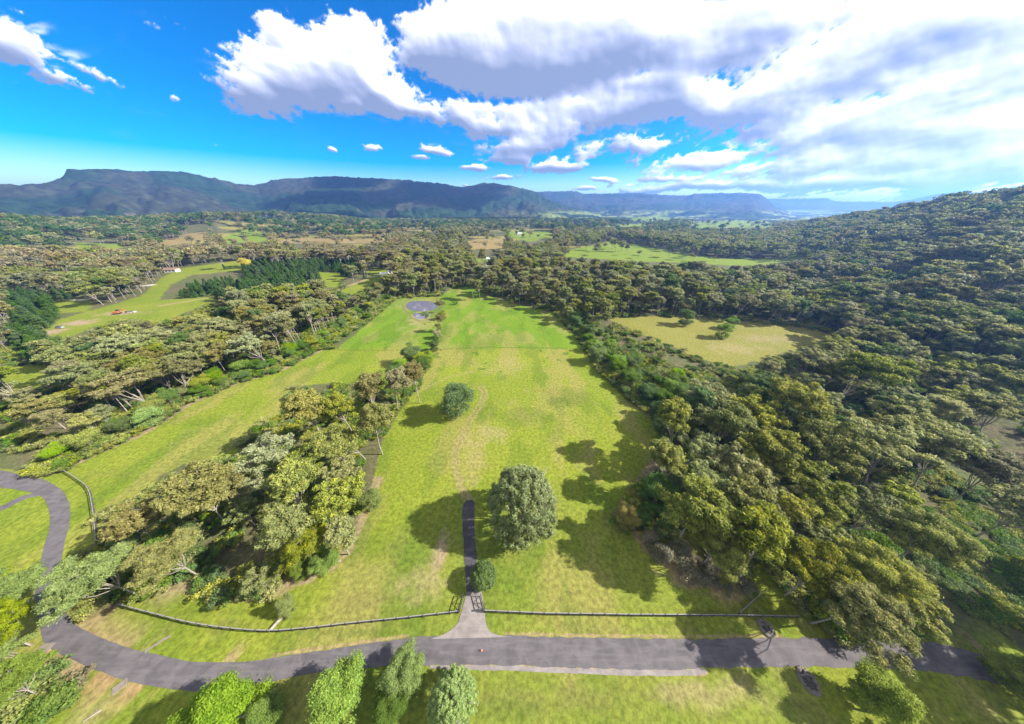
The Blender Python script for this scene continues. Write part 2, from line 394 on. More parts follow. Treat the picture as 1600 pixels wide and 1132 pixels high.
def skeleton(r, h, spread, fork=0.35, n1=5, n2=4, n3=3, lean=0.08, base_r=0.21, top_flat=0.75, crown_lo=0.42, k=6):
    mb = MB(); tips = []
    lx, ly = r.normal()*lean*h, r.normal()*lean*h
    f = Vector((lx*fork, ly*fork, h*fork))
    mb.tube([(0, 0, -0.6), (f.x*0.45+0.15*r.normal(), f.y*0.45, f.z*0.5), tuple(f)], [base_r*1.15, base_r*0.85, base_r*0.7], k)
    ang0 = r.random()*6.28
    for i in range(n1):
        a = ang0+i*2*math.pi/n1+r.normal()*0.3
        out = (0.25+0.75*r.random()**0.7) if i else 0.1
        ex = lx+math.cos(a)*spread*0.58*out; ey = ly+math.sin(a)*spread*0.58*out
        ez = h*(crown_lo+(0.93-crown_lo)*(1-0.55*out**2)*(0.8+0.2*r.random()))-1.2
        e = Vector((ex, ey, ez)); m = f.lerp(e, 0.5)+Vector((math.cos(a)*0.4, math.sin(a)*0.4, -0.06*h*out+r.normal()*0.3))
        mb.tube([tuple(f), tuple(m), tuple(e)], [base_r*0.5, base_r*0.34, base_r*0.2], 5)
        for j in range(n2):
            a2 = a+(j-(n2-1)/2)*1.25+r.normal()*0.4
            l2 = spread*0.30*(0.6+0.6*r.random())
            e2 = m.lerp(e, 0.45+0.55*r.random())
            t2 = e2+Vector((math.cos(a2)*l2, math.sin(a2)*l2, l2*(0.35+0.5*r.random())))
            mb.tube([tuple(e2), tuple(e2.lerp(t2, 0.5)+Vector((0, 0, -0.12*l2))), tuple(t2)], [base_r*0.2, base_r*0.13, base_r*0.07], 4)
            tips.append(t2)
            for q in range(n3):
                a3 = a2+r.normal()*0.9; l3 = spread*0.17*(0.5+0.8*r.random())
                t3 = t2+Vector((math.cos(a3)*l3, math.sin(a3)*l3, l3*(0.1+0.6*r.random())-0.25*l3))
                if k > 4: mb.tube([tuple(e2.lerp(t2, 0.7)), tuple(t3)], [base_r*0.08, base_r*0.04], 3)
                tips.append(t3)
    return mb, tips

def proto(name, kind, seed, lod=0):
    """returns (trunk MB, crown arrays) of a tree about 20 m tall; lod 0 near, 1 mid, 2 far"""
    r = np.random.default_rng(seed)
    npl = (1.0, 0.24, 0.05)[lod]; sz = (1.0, 1.9, 3.9)[lod]; k = (6, 5, 4)[lod]
    if kind == 'fine':      # the broad gum again, with leaf sprays fine enough for a close look
        mb, tips = skeleton(r, 20, 7.8, 0.30, 8, 5, 4, k=k, crown_lo=0.5)
        L = leaves(tips, [0.75+0.75*r.random()**2 for _ in tips], 210, 0.145, r, flat=0.5, droop=0.3, elong=3.0, shell=0.25)
    elif kind == 'lime':    # dense small broadleaf seen close
        mb, tips = skeleton(r, 14, 6.2, 0.2, 8, 4, 3, k=k, crown_lo=0.35, base_r=0.3)
        low = [Vector((math.cos(t)*4.4*q, math.sin(t)*4.4*q, 1.6+3.5*r.random())) for t, q in ((r.random()*6.28, 0.8+0.3*r.random()) for _ in range(26))]
        tips = tips+low
        L = leaves(tips, [0.9+0.9*r.random() for _ in tips], 420, 0.17, r, flat=0.8, elong=1.7, shell=0.35)
    elif kind == 'dome':      # broad layered gum
        mb, tips = skeleton(r, 20, 7.8, 0.30, 8, 5, 4, k=k, crown_lo=0.5)
        L = leaves(tips, [0.75+0.75*r.random()**2 for _ in tips], max(3, int(78*npl)), 0.27*sz, r, flat=0.5, droop=0.3, elong=2.4, shell=0.3)
    elif kind == 'tall':
        mb, tips = skeleton(r, 23, 5.6, 0.38, 8, 5, 4, k=k, crown_lo=0.38)
        L = leaves(tips, [0.65+0.7*r.random()**2 for _ in tips], max(3, int(76*npl)), 0.27*sz, r, flat=0.7, droop=0.35, elong=2.4, shell=0.3)
    elif kind == 'open':    # limbs showing between tufts
        mb, tips = skeleton(r, 19, 7.8, 0.22, 8, 5, 3, k=k, crown_lo=0.4, base_r=0.23)
        L = leaves(tips, [0.7+0.6*r.random()**2 for _ in tips], max(3, int(66*npl)), 0.26*sz, r, flat=0.55, droop=0.35, elong=2.6, shell=0.3)
    elif kind == 'dense':   # billowing broadleaf
        mb, tips = skeleton(r, 14, 6.2, 0.2, 8, 4, 3, k=k, crown_lo=0.35, base_r=0.3)
        low = [Vector((math.cos(t)*4.4*q, math.sin(t)*4.4*q, 1.6+3.5*r.random())) for t, q in ((r.random()*6.28, 0.8+0.3*r.random()) for _ in range(26))]
        tips = tips+low
        L = leaves(tips, [1.5+0.7*r.random() for _ in tips], max(3, int(150*npl)), 0.30*sz, r, flat=0.85, elong=1.5)
    elif kind == 'round':   # one big round crown down to the ground, fine leaves
        mb, tips = skeleton(r, 16, 8.0, 0.14, 9, 4, 2, k=k, crown_lo=0.4, base_r=0.36)
        T = []
        for i in range(520):
            z = r.random(); t = r.random()*6.28; rr = math.sqrt(max(0, 1-z*z*0.96))
            T.append(Vector((math.cos(t)*7.6*rr*(0.72+0.36*r.random()), math.sin(t)*7.6*rr*(0.72+0.36*r.random()), 3.2+z*11.5*(0.9+0.16*r.random()))))
        tips = T
        L = leaves(tips, [0.45+0.6*r.random()**2 for _ in tips], max(3, int(125*npl)), 0.16*sz, r, flat=1.2, droop=0.2, elong=3.2, shell=0.15, updome=False)
    elif kind == 'bush':    # clipped looking small dome
        mb = MB(); mb.tube([(0, 0, -0.3), (0.1, 0, 1.5), (0, 0.1, 3)], [0.22, 0.16, 0.08], 6)
        T = []
        for i in range(110):
            z = r.random()*1.25-0.25; t = r.random()*6.28; rr = math.sqrt(max(0, 1-min(1, abs(z))**2))
            T.append(Vector((math.cos(t)*3.0*rr, math.sin(t)*3.0*rr, 2.9+z*2.9)))
        tips = T
        L = leaves(tips, [0.55+0.25*r.random() for _ in tips], max(3, int(130*npl)), 0.19*sz, r, flat=1.0, elong=1.6)
    elif kind == 'pine':    # broad cone with tiers
        mb = MB(); mb.tube([(0, 0, -0.5), (0.1, 0, 8), (0, 0.1, 15.5)], [0.34, 0.22, 0.05], k)
        T = []; RD = []
        for i in range(130):
            z = r.random()**0.8; t = r.random()*6.28; rr = (1-z)**0.75*(0.35+0.75*r.random())
            T.append(Vector((math.cos(t)*4.1*rr, math.sin(t)*4.1*rr, 1.8+z*14))); RD.append(0.75+0.7*(1-z))
        if lod == 0:
            for v in T[::4]: mb.tube([(0, 0, max(1, v.z-0.8)), tuple(v)], [0.07, 0.03], 3)
        L = leaves(T, RD, max(3, int(95*npl)), 0.27*sz, r, flat=0.45, droop=0.6, elong=2.6)
    elif kind == 'plume':   # upright young tree of feathery plumes
        mb, tips = skeleton(r, 13, 4.2, 0.16, 8, 4, 2, k=k, crown_lo=0.3, base_r=0.25)
        T = list(tips)
        for i in range(70):
            z = r.random(); t = r.random()*6.28; rr = (1-z*0.8)*(0.55+0.5*r.random())
            T.append(Vector((math.cos(t)*3.6*rr, math.sin(t)*3.6*rr, 1.5+z*11.5)))
        tips = T
        L = leaves(tips, [0.75+0.5*r.random() for _ in tips], max(3, int(360*npl)), 0.13*sz, r, flat=1.0, elong=2.4, shell=0.2)
    elif kind == 'shrub':
        mb = MB()
        for i in range(5): mb.tube([(0, 0, -0.1), (r.normal()*0.5, r.normal()*0.5, 1.6)], [0.06, 0.03], 3)
        T = [Vector((r.normal()*0.8, r.normal()*0.8, 0.5+1.3*r.random())) for _ in range(14)]
        L = leaves(T, [0.55+0.4*r.random() for _ in T], max(4, int(110*npl)), 0.18*sz, r, flat=0.8, elong=1.8)
    elif kind == 'fern':    # sprawling ferny ground plant
        mb = MB(); mb.tube([(0, 0, -0.1), (0, 0, 0.4)], [0.05, 0.03], 3)
        T = [Vector((r.normal()*1.1, r.normal()*1.1, 0.25+0.3*r.random())) for _ in range(10)]
        L = leaves(T, [0.6+0.4*r.random() for _ in T], max(4, int(110*npl)), 0.14*sz, r, flat=0.45, elong=3.0)
    return mb, L
def crown_mesh(name, L, mat):
    V, F, tint, tip = L
    me_o = mesh_obj(name, V, F, [mat], link=False); me = me_o.data
    for nm, arr in (('tint', tint), ('tip', tip)):
        at = me.attributes.new(nm, 'FLOAT', 'POINT'); at.data.foreach_set('value', np.repeat(arr, 4).astype(np.float32))
    bpy.data.objects.remove(me_o); return me
def proto_meshes(kind, seed, mat='olive', dark=False):
    mb, L = proto('t', kind, seed, 0)
    t = mb.obj('trunk', [BARKD if dark else BARK], link=False); tm = t.data; bpy.data.objects.remove(t)
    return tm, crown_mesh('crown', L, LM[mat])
def joined(name, kind, seed, lod, mat, dark=False):
    """trunk and crown in one mesh, for the forest that is one object"""
    mb, L = proto('t', kind, seed, lod)
    V, F, tint, tip = L
    tv = np.array(mb.V); nv = len(tv); 
    faces4 = [f for f in mb.F if len(f) == 4]
    Fq = np.array(faces4) if faces4 else np.zeros((0, 4), int)
    VV = np.vstack([tv, V]); FF = np.vstack([Fq, F+nv])
    o = mesh_obj(name, VV, FF, [BARKD if dark else BARK, LM[mat]], link=False, mi=np.r_[np.zeros(len(Fq)), np.ones(len(F))])
    for nm, arr in (('tint', tint), ('tip', tip)):
        at = o.data.attributes.new(nm, 'FLOAT', 'POINT'); at.data.foreach_set('value', np.r_[np.zeros(nv), np.repeat(arr, 4)].astype(np.float32))
    return o

# ------------------------------------------------------------------ terrain
def dirs(pts):
    """skyline pixels -> azimuth, tan(elevation), ridge distance, foot distance"""
    out = []
    for px, py, Rr, r0 in pts:
        d = ray(px, py); out.append((math.atan2(d[0], d[1]), d[2]/math.hypot(d[0], d[1]), Rr, r0))
    return np.array(out)
LAYERS = [
 # right hand forested hill
 dict(pts=[(1120, 372, 1200, 500), (1190, 362, 1250, 520), (1250, 352, 1250, 480), (1320, 340, 1150, 400), (1400, 327, 1000, 320), (1500, 308, 880, 260), (1600, 299, 780, 200), (1900, 280, 700, 180), (2600, 262, 600, 170)],
      canopy=17, prof='hill', back=900, rug=0.10, seed=3),
 # rolling woods at the left
 dict(pts=[(-900, 345, 1500, 900), (0, 343, 1500, 1000), (110, 349, 1650, 1020), (200, 345, 1800, 1060), (330, 339, 1500, 1060), (430, 335, 1850, 1080), (520, 342, 1600, 1150), (600, 350, 1900, 1200), (680, 356, 1900, 1300), (740, 362, 1900, 1400), (800, 372, 1900, 1500)],
      canopy=12, prof='hill', back=1100, rug=0.45, seed=9),
 # main escarpment
 dict(pts=[(-900, 300, 3000, 1900), (-200, 292, 3300, 2000), (0, 290, 3500, 2100), (60, 288, 3600, 2100), (96, 280, 3650, 2100), (104, 264.5, 3700, 2100), (150, 265, 3700, 2100), (210, 267, 3750, 2100), (232, 269, 3750, 2100), (242, 266, 3750, 2100), (290, 269, 3800, 2100), (330, 278, 3800, 2150), (370, 287, 3850, 2200), (400, 290, 3900, 2200), (430, 281, 3800, 2200), (470, 278, 3800, 2200), (520, 276, 3700, 2200), (590, 279, 3600, 2100), (640, 282, 3500, 2100), (690, 287, 3500, 2100), (718, 293, 3600, 2200), (740, 289, 3600, 2200), (765, 286, 3600, 2200), (800, 291, 3500, 2200), (835, 299, 3400, 2200), (860, 313, 3300, 2200), (890, 326, 3200, 2300), (930, 335, 3200, 2400), (960, 345, 3200, 2500)],
      canopy=0, prof='scarp', back=4000, rug=0.42, seed=21),
 # second escarpment
 dict(pts=[(780, 322, 5200, 3600), (830, 301, 5300, 3500), (850, 299.5, 5300, 3500), (900, 299, 5400, 3500), (912, 303, 5400, 3500), (1000, 302, 5300, 3400), (1040, 305, 5200, 3300), (1075, 306, 5100, 3300), (1085, 303, 5000, 3200), (1150, 301.5, 4900, 3100), (1186, 303, 4800, 3100), (1196, 309, 4800, 3150), (1210, 322, 4800, 3200), (1240, 336, 4700, 3200), (1280, 345, 4700, 3300)],
      canopy=0, prof='scarp', back=3000, rug=0.34, seed=33),
 # far escarpments on the right
 dict(pts=[(1150, 314, 8200, 6000), (1200, 311, 8200, 6000), (1292, 310, 8000, 5900), (1306, 315, 8000, 5900), (1400, 316, 7800, 5800), (1430, 311, 7800, 5700), (1460, 304, 7600, 5600), (1500, 300, 7500, 5500), (1560, 302, 7400, 5400), (1700, 306, 7400, 5400), (2400, 315, 7400, 5400)],
      canopy=0, prof='scarp', back=3000, rug=0.2, seed=45),
]
for l in LAYERS: l['d'] = dirs(l['pts'])

def height(x, y, detail=True):
    x = np.asarray(x, float); y = np.asarray(y, float)
    r = np.hypot(x, y); az = np.arctan2(x, y)
    az = np.where(np.abs(az) > math.pi/2, np.sign(az)*math.pi/2, az)
    # gentle undulation further out
    z = (fbm(x/130, y/130, 3, 5)-0.5)*7*sstep(220, 520, r) + (fbm(x/400+3, y/400, 2, 8)-0.5)*10*sstep(500, 1100, r)
    z = z + (fbm(x/38, y/38, 2, 77)-0.5)*0.5*sstep(70, 120, np.abs(x)+0*y)
    for l in LAYERS:
        d = l['d']; tE = np.interp(az, d[:, 0], d[:, 1]); RR = np.interp(az, d[:, 0], d[:, 2]); r0 = np.interp(az, d[:, 0], d[:, 3])
        s = l['seed']
        w = (fbm(az*9, az*0+s, 3, s)-0.5)*0.14
        RR = RR*(1+w*(0.5 if l['prof'] == 'scarp' else 0.6))
        zr = np.maximum(H+RR*tE-l['canopy'], 0)
        t = (r-r0)/(RR-r0)
        if l['prof'] == 'hill':
            tt = np.clip(t, 0, 1); p = tt**1.15*(1-0.0*tt)
            p = np.where(t > 1, np.clip(1-(r-RR)/l['back'], 0, 1)**1.0, p)
            g = (fbm(x/170+s, y/170, 3, s)-0.5)*2
            p = p*(1+l['rug']*1.6*g*(1-np.clip(p, 0, 1))*4*0.5)
        else:
            tw = t
            # spurs and gullies running down from the rim
            a2 = az*17+(fbm(az*9, r/700, 4, s+1)-0.5)*4.5
            rd = 1-np.abs(2*fbm(a2*0.55, r/2600+s, 3, s+2, 0.45)-1)*2.2
            rd = np.clip(rd, -1, 1)
            rd2 = 1-np.abs(2*fbm(x/330, y/330+s, 4, s+4, 0.5)-1)*2.4
            tw = t + l['rug']*(rd*0.80+rd2*0.34-0.45)*np.clip(1-t, 0, 1)*np.clip(t*3+0.4, 0, 1)
            tt = np.clip(tw, 0, 1)
            p = 0.12*tt+0.78*tt**1.5
            cl = sstep(0.90, 0.94, tt)                     # cliff band under the rim
            p = np.where(t < 1, np.minimum(p+0.10*cl, 1), 1.0)
            p = np.where(t > 1, 1-np.clip((r-RR)/l['back'], 0, 1)*0.4, p)
        zl = zr*np.clip(p, 0, 1.0)
        z = np.maximum(z, zl+ z*0.25) if l['prof'] == 'hill' else np.maximum(z, zl)
    if detail:
        far = sstep(1500, 2200, r)
        z = z+far*((fbm(x/45, y/45, 3, 61, 0.6)-0.5)*26+(vnoise(x/17, y/17, 62)-0.5)*9)*np.clip(1, 0, 1)
    return z

# ---- photo-plane outlines of the open land, unprojected to the ground
def GP(pts, z=0.0): return [G(a, b, z) for a, b in pts]
FIELD_LEFT = [(62, 742), (100, 733), (150, 708), (215, 682), (300, 630), (365, 600), (440, 578), (500, 548), (530, 545), (600, 548), (625, 560), (600, 580), (560, 600), (500, 600), (455, 605), (440, 650), (400, 668), (375, 690), (370, 720), (300, 722), (250, 745), (245, 775), (165, 795), (160, 850), (150, 855), (115, 870), (95, 895), (100, 850), (108, 800), (95, 765), (62, 750)]
FIELD_MAIN = [(530, 545), (565, 512), (603, 480), (622, 466), (690, 462), (705, 450), (735, 448), (765, 463), (800, 474), (865, 488), (895, 520), (925, 560), (945, 590), (985, 625), (1032, 662), (1042, 685), (1020, 720), (1000, 750), (985, 775), (965, 790), (965, 820), (1000, 850), (1060, 890), (1100, 905), (1160, 925), (1180, 950), (1190, 1000), (760, 1000), (400, 1040), (250, 1020), (180, 1000), (120, 965), (190, 945), (240, 925), (300, 905), (340, 940), (420, 930), (450, 905), (520, 880), (545, 850), (560, 800), (585, 760), (592, 715), (602, 672), (634, 628), (660, 600), (665, 570), (640, 575), (625, 560), (600, 548)]
ROADSIDE = [(0, 728), (62, 742), (95, 765), (108, 800), (100, 850), (95, 895), (100, 930), (120, 965), (180, 1000), (250, 1020), (400, 1040), (760, 1000), (1190, 1000), (1190, 962), (1250, 975), (1300, 995), (1430, 990), (1500, 975), (1560, 1000), (1600, 1010), (1700, 1200), (-300, 1200), (-300, 728)]
DRY = [(948, 498), (985, 494), (1060, 495), (1130, 499), (1230, 508), (1310, 521), (1292, 538), (1230, 552), (1165, 570), (1140, 575), (1100, 562), (1050, 542), (1000, 522)]
FAIR = [[(60, 522), (90, 500), (170, 478), (222, 462), (250, 436), (280, 420), (370, 408), (385, 424), (300, 430), (268, 445), (248, 470), (300, 466), (342, 461), (352, 466), (300, 487), (250, 507), (200, 500), (150, 510), (100, 532)],
        [(85, 472), (140, 466), (142, 486), (90, 490)], [(60, 420), (98, 417), (100, 430), (62, 431)], [(0, 576), (70, 568), (95, 580), (50, 612), (0, 603)],
        [(495, 425), (540, 427), (530, 450), (505, 450)], [(530, 455), (590, 428), (602, 434), (550, 462)], [(570, 425), (600, 418), (612, 426), (592, 434)]]
TAN = [[(238, 379), (300, 372), (328, 372), (322, 379), (262, 385)], [(424, 377), (470, 372), (600, 374), (612, 380), (520, 381), (440, 381)], [(730, 380), (745, 374), (792, 373), (786, 389), (733, 391)],[(130,377),(205,374),(205,379),(140,380)]]
TAN += [[(0, 440), (40, 434), (60, 440), (20, 446)], [(640, 381), (700, 380), (705, 384), (650, 385)]]
GREENF = [[(338, 379), (400, 366), (420, 372), (418, 378), (360, 381)], [(790, 362), (860, 362), (868, 370), (830, 379), (795, 371)],
          [(877, 393), (920, 385), (960, 377), (1010, 386), (1060, 395), (1130, 405), (1272, 405), (1264, 412), (1150, 416), (1080, 411), (1000, 409), (940, 405), (885, 402)],
          [(740, 405), (780, 404), (775, 411), (742, 411)], [(1075, 349), (1150, 345), (1218, 350), (1200, 357), (1090, 356)],
          [(985, 341), (1040, 338), (1050, 344), (990, 346)], [(1290, 384), (1340, 380), (1345, 384), (1300, 388)], [(940, 352), (1010, 350), (1020, 354), (950, 356)], [(120, 388), (190, 385), (200, 389), (130, 392)], [(430, 392), (480, 390), (485, 394), (440, 396)], [(540,413),(572,410),(575,416),(540,418)]]
OPEN = [FIELD_LEFT, FIELD_MAIN, ROADSIDE, DRY]+FAIR+TAN+GREENF
def is_open(px, py):
    m = np.zeros(np.shape(px), bool)
    for p in OPEN:
        xs = [a for a, _ in p]; ys = [b for _, b in p]
        m |= in_poly(p, px, py)
    return m

def clearing(x, y):
    r = np.hypot(x, y)
    f = fbm(x/150+3, y/75, 3, 500)+0.12*(fbm(x/20, y/20, 3, 501)-0.5)
    return sstep(0.600, 0.615, f)*sstep(560, 640, r)*sstep(1650, 1500, r)*(x < 0.45*y)
def cover_colour(x, y, z):
    """what grows or lies on the ground there (own colour, no light)"""
    n = len(x); r = np.hypot(x, y)
    w1 = (fbm(x/9, y/9, 3, 31)-0.5)*5*sstep(20, 90, r); w2 = (fbm(x/9+50, y/9, 3, 32)-0.5)*5*sstep(20, 90, r)
    X = x+w1; Y = y+w2
    def c(v): return np.array(v, float)[None, :]
    litter = c((0.125, 0.098, 0.058)); under = c((0.060, 0.078, 0.024))
    k = fbm(x/6, y/6, 4, 41)[:, None]
    C = litter*(1-k)+under*k
    k = sstep(0.4, 0.62, fbm(x/22, y/22, 3, 42))[:, None]
    C = C*(1-k*0.6)+under*1.2*k*0.6
    # forest canopy cover on the far hills, where single trees are below a pixel
    far = sstep(1450, 1750, r)[:, None]
    canopy = c((0.012, 0.026, 0.012))*(0.6+1.3*fbm(x/30, y/30, 4, 43, 0.7)[:, None])
    kk = sstep(0.42, 0.6, fbm(x/420, y/420, 3, 44))[:, None]
    canopy = canopy*(1-kk)+c((0.030, 0.034, 0.020))*(0.6+1.0*fbm(x/28, y/28, 3, 45, 0.7)[:, None])*kk
    C = C*(1-far)+canopy*far
    # valley floor farmland beyond the woods
    vf = far[:, 0]*sstep(70, 25, z)*sstep(0.50, 0.56, fbm(x/340+7, y/140, 3, 46))*sstep(-200, 500, x)
    C = C*(1-vf[:, None])+c((0.16, 0.20, 0.06))*vf[:, None]
    grass = lambda a, b, s, sd: (c(a)*(1-fbm(x/s, y/s, 4, sd)[:, None])+c(b)*fbm(x/s, y/s, 4, sd)[:, None])
    lush = grass((0.066, 0.145, 0.008), (0.130, 0.200, 0.015), 14, 51)
    yel = grass((0.128, 0.158, 0.014), (0.225, 0.210, 0.032), 16, 52)
    dry = grass((0.170, 0.130, 0.045), (0.240, 0.180, 0.075), 9, 53)
    def put(mask, col):
        nonlocal C
        m = np.asarray(mask, float)[:, None]; C = C*(1-m)+col*m
    g_ = fbm(x/200, y/120, 2, 502)[:, None]
    put(clearing(x, y), dry*0.5+yel*0.5)
    for p in GREENF: put(in_poly(GP(p), X, Y), lush*0.6+yel*0.4)
    for p in TAN: put(in_poly(GP(p), X, Y), dry)
    for p in FAIR: put(in_poly(GP(p), X, Y), lush*0.35+yel*0.6)
    put(in_poly(GP(DRY), X, Y), dry*0.38+yel*0.40+lush*0.15)
    near = in_poly(GP(FIELD_LEFT), X, Y) | in_poly(GP(FIELD_MAIN), X, Y) | (in_poly([(-160, -200), (-160, 22), (-112, 24), (-60, 15), (60, 18), (104, 13), (240, 2), (240, -200)], X, Y)) | in_poly(GP(ROADSIDE), X, Y) | ((Y < 40) & (X > -60) & (X < 70))
    put(near, lush*0.35+yel*0.65)
    # the far half of the long lawn is a lusher green, cut off by a straight mowing line
    ly = G(800, 545)[1]
    inn = near & (r > 100)
    k = sstep(ly-1.5, ly+1.5, Y)*inn*(in_poly(GP(FIELD_MAIN), x, y))
    put(k, lush*0.92+yel*0.08)
    k = inn*sstep(0.45, 0.62, fbm(x/26, y/26, 3, 54))*0.5*(1-k)
    put(k, lush*0.5+yel*0.5)
    k = near*sstep(60, 40, r)*0.55
    put(k, grass((0.082, 0.130, 0.016), (0.185, 0.178, 0.042), 5, 55))
    # mown streaks and paler or greener drifts in the turf
    k = near*sstep(0.48, 0.66, fbm(x/11+0.4*fbm(x/5, y/5, 3, 56), y/24, 4, 57))*0.5
    put(k, c((0.22, 0.185, 0.06)))
    k = near*sstep(0.52, 0.68, fbm(x/7, y/17, 4, 58))*0.35
    put(k, c((0.050, 0.100, 0.009)))
    # dry and bare patches, with soft ragged edges
    def patch(px, py, rx, ry, col, s=1.0, sd=60, rot=0):
        cx, cy = G(px, py); ex = abs(G(px+rx, py)[0]-cx); ey = abs(G(px, py-ry)[1]-cy)
        dx, dy = x-cx, y-cy
        if rot: dx, dy = dx*math.cos(rot)+dy*math.sin(rot), -dx*math.sin(rot)+dy*math.cos(rot)
        d = np.hypot(dx/ex, dy/ey)+(fbm(x/4, y/4, 4, sd)-0.5)*1.5
        put(sstep(1.05, 0.25, d)*s, col)
    st = c((0.25, 0.20, 0.095)); bare = c((0.27, 0.195, 0.125)); dk = c((0.052, 0.095, 0.010)); old = c((0.145, 0.130, 0.04))
    for a in [(765, 680, 40, 18, st, .5), (740, 720, 26, 40, st, .3), (690, 865, 16, 40, bare, .8), (660, 910, 50, 30, st, .55), (790, 572, 50, 18, st, .3), (880, 620, 60, 20, old, .4), (655, 500, 26, 16, st, .75), (640, 475, 40, 14, st, .3),
              (820, 650, 60, 22, dk, .35), (760, 640, 20, 20, dk, .35), (870, 630, 26, 12, dk, .5), (840, 790, 40, 30, bare, .3), (640, 870, 50, 30, dk, .35), (580, 850, 60, 30, dk, .25), (560, 940, 60, 20, old, .5),
              (250, 650, 60, 16, dk, .25), (330, 660, 40, 10, dk, .3), (200, 740, 60, 14, old, .3), (1110, 1085, 120, 24, st, .6), (900, 1090, 160, 30, old, .45), (800, 1110, 60, 20, dk, .3), (1180, 1080, 30, 16, st, .6),
              (110, 1090, 70, 22, bare, .85), (130, 1040, 60, 14, bare, .7), (60, 1035, 50, 20, c((0.29, 0.18, 0.10)), .8), (170, 1115, 60, 12, st, .6), (330, 925, 60, 10, bare, .7), (460, 905, 30, 12, bare, .6), (280, 925, 60, 10, st, .5),
              (1280, 975, 60, 12, bare, .7), (1090, 900, 60, 22, bare, .8), (1130, 930, 40, 12, bare, .5), (1500, 1090, 80, 20, bare, .5), (1530, 985, 90, 14, c((0.17, 0.14, 0.06)), .8), (1150, 545, 60, 12, st, .5), (1200, 530, 60, 8, bare, .4),
              (120, 505, 30, 6, bare, .95), (75, 520, 22, 8, bare, .95), (190, 490, 44, 4, bare, .95), (20, 560, 60, 5, c((0.31, 0.19, 0.12)), .9), (232, 446, 9, 2, c((0.52, 0.47, 0.41)), 1), (125, 469, 12, 2, c((0.52, 0.47, 0.41)), 1),
              (745, 980, 30, 8, old, .3), (560, 990, 120, 8, dk, .3), (350, 975, 60, 10, old, .45), (240, 985, 40, 12, old, .4), (1000, 985, 160, 8, old, .3)]:
        patch(*a)
    def line(pts, wid, col, s=1.0, sd=70, ragged=0.7):
        P = GP(pts)
        rr = np.array([math.hypot(*p) for p in P])
        d = dist_line(P, x, y)/wid+(fbm(x/2.2, y/2.2, 3, sd)-0.5)*ragged*2
        put(sstep(1.1, 0.5, d)*s, col)
    # wheel tracks on the lawn
    tr = [(733, 782), (722, 765), (712, 735), (712, 705), (722, 680), (735, 655), (752, 630), (757, 615), (752, 604)]
    line([(a-3, b) for a, b in tr], 0.8, st, .62); line([(a+4, b) for a, b in tr], 0.8, st, .62)
    line([(a, b) for a, b in tr], 2.4, old, .3)
    line([(665, 607), (700, 590), (740, 580)], 1.0, st, .35)
    # leaf litter along the wood edges
    line([(55, 745), (100, 733), (150, 708), (215, 682), (300, 630), (365, 600), (440, 578), (500, 548)], 2.0, bare*0.9, .85)
    line([(930, 565), (950, 590), (985, 625), (1032, 662), (1045, 685), (1022, 722), (985, 780), (975, 815), (1005, 852), (1060, 892), (1120, 915)], 1.5, bare*0.8, .8)
    line([(190, 935), (300, 908), (350, 935), (440, 920), (520, 882), (548, 850), (570, 800), (590, 750)], 1.6, bare*0.85, .7)
    line([(250, 478), (330, 465), (372, 457)], 2.0, bare, .9); line([(530, 452), (592, 430)], 2.2, bare, .95)
    line([(690, 462), (684, 500), (690, 530), (670, 560)], 1.2, dk*0.8, .4)
    line([(0, 568), (40, 562), (80, 552)], 2.0, c((0.31, 0.18, 0.11)), .9)
    line([(520, 547), (600, 548), (690, 546), (760, 543), (900, 545)], 0.8, dk*0.8, .5)
    line([(700, 1040), (1103, 1050)], 0.4, bare*1.1, .8, ragged=0.9)
    line([(70, 1010), (124, 1040), (187, 1066), (240, 1078), (330, 1086)], 0.55, c((0.29, 0.175, 0.095)), .8, ragged=0.9)
    line([(124, 976), (187, 1004), (240, 1018), (315, 1031), (400, 1028), (540, 1007), (638, 994)], 0.3, c((0.25, 0.185, 0.09)), .8, ragged=0.9)
    line([(790, 990), (890, 993), (1100, 995), (1320, 994), (1425, 998), (1495, 1010), (1600, 1043)], 0.3, c((0.25, 0.185, 0.09)), .8, ragged=0.9)
    # reedy, muddy bank round the farm pond
    line([(629, 476), (638, 469), (655, 467), (673, 468), (688, 472), (691, 481), (682, 488), (674, 498), (655, 502), (643, 497), (632, 484), (629, 476)], 1.3, c((0.13, 0.125, 0.045)), .8, ragged=0.9)
    # dark tussocks on the far lawn
    tz = in_poly(GP(FIELD_MAIN), x, y) & (Y > ly-30)
    put(tz*sstep(0.70, 0.76, fbm(x/3.2, y/3.2, 2, 71))*sstep(0.5, 0.6, fbm(x/18, y/18, 2, 72))*0.8, c((0.055, 0.10, 0.012)))
    return C

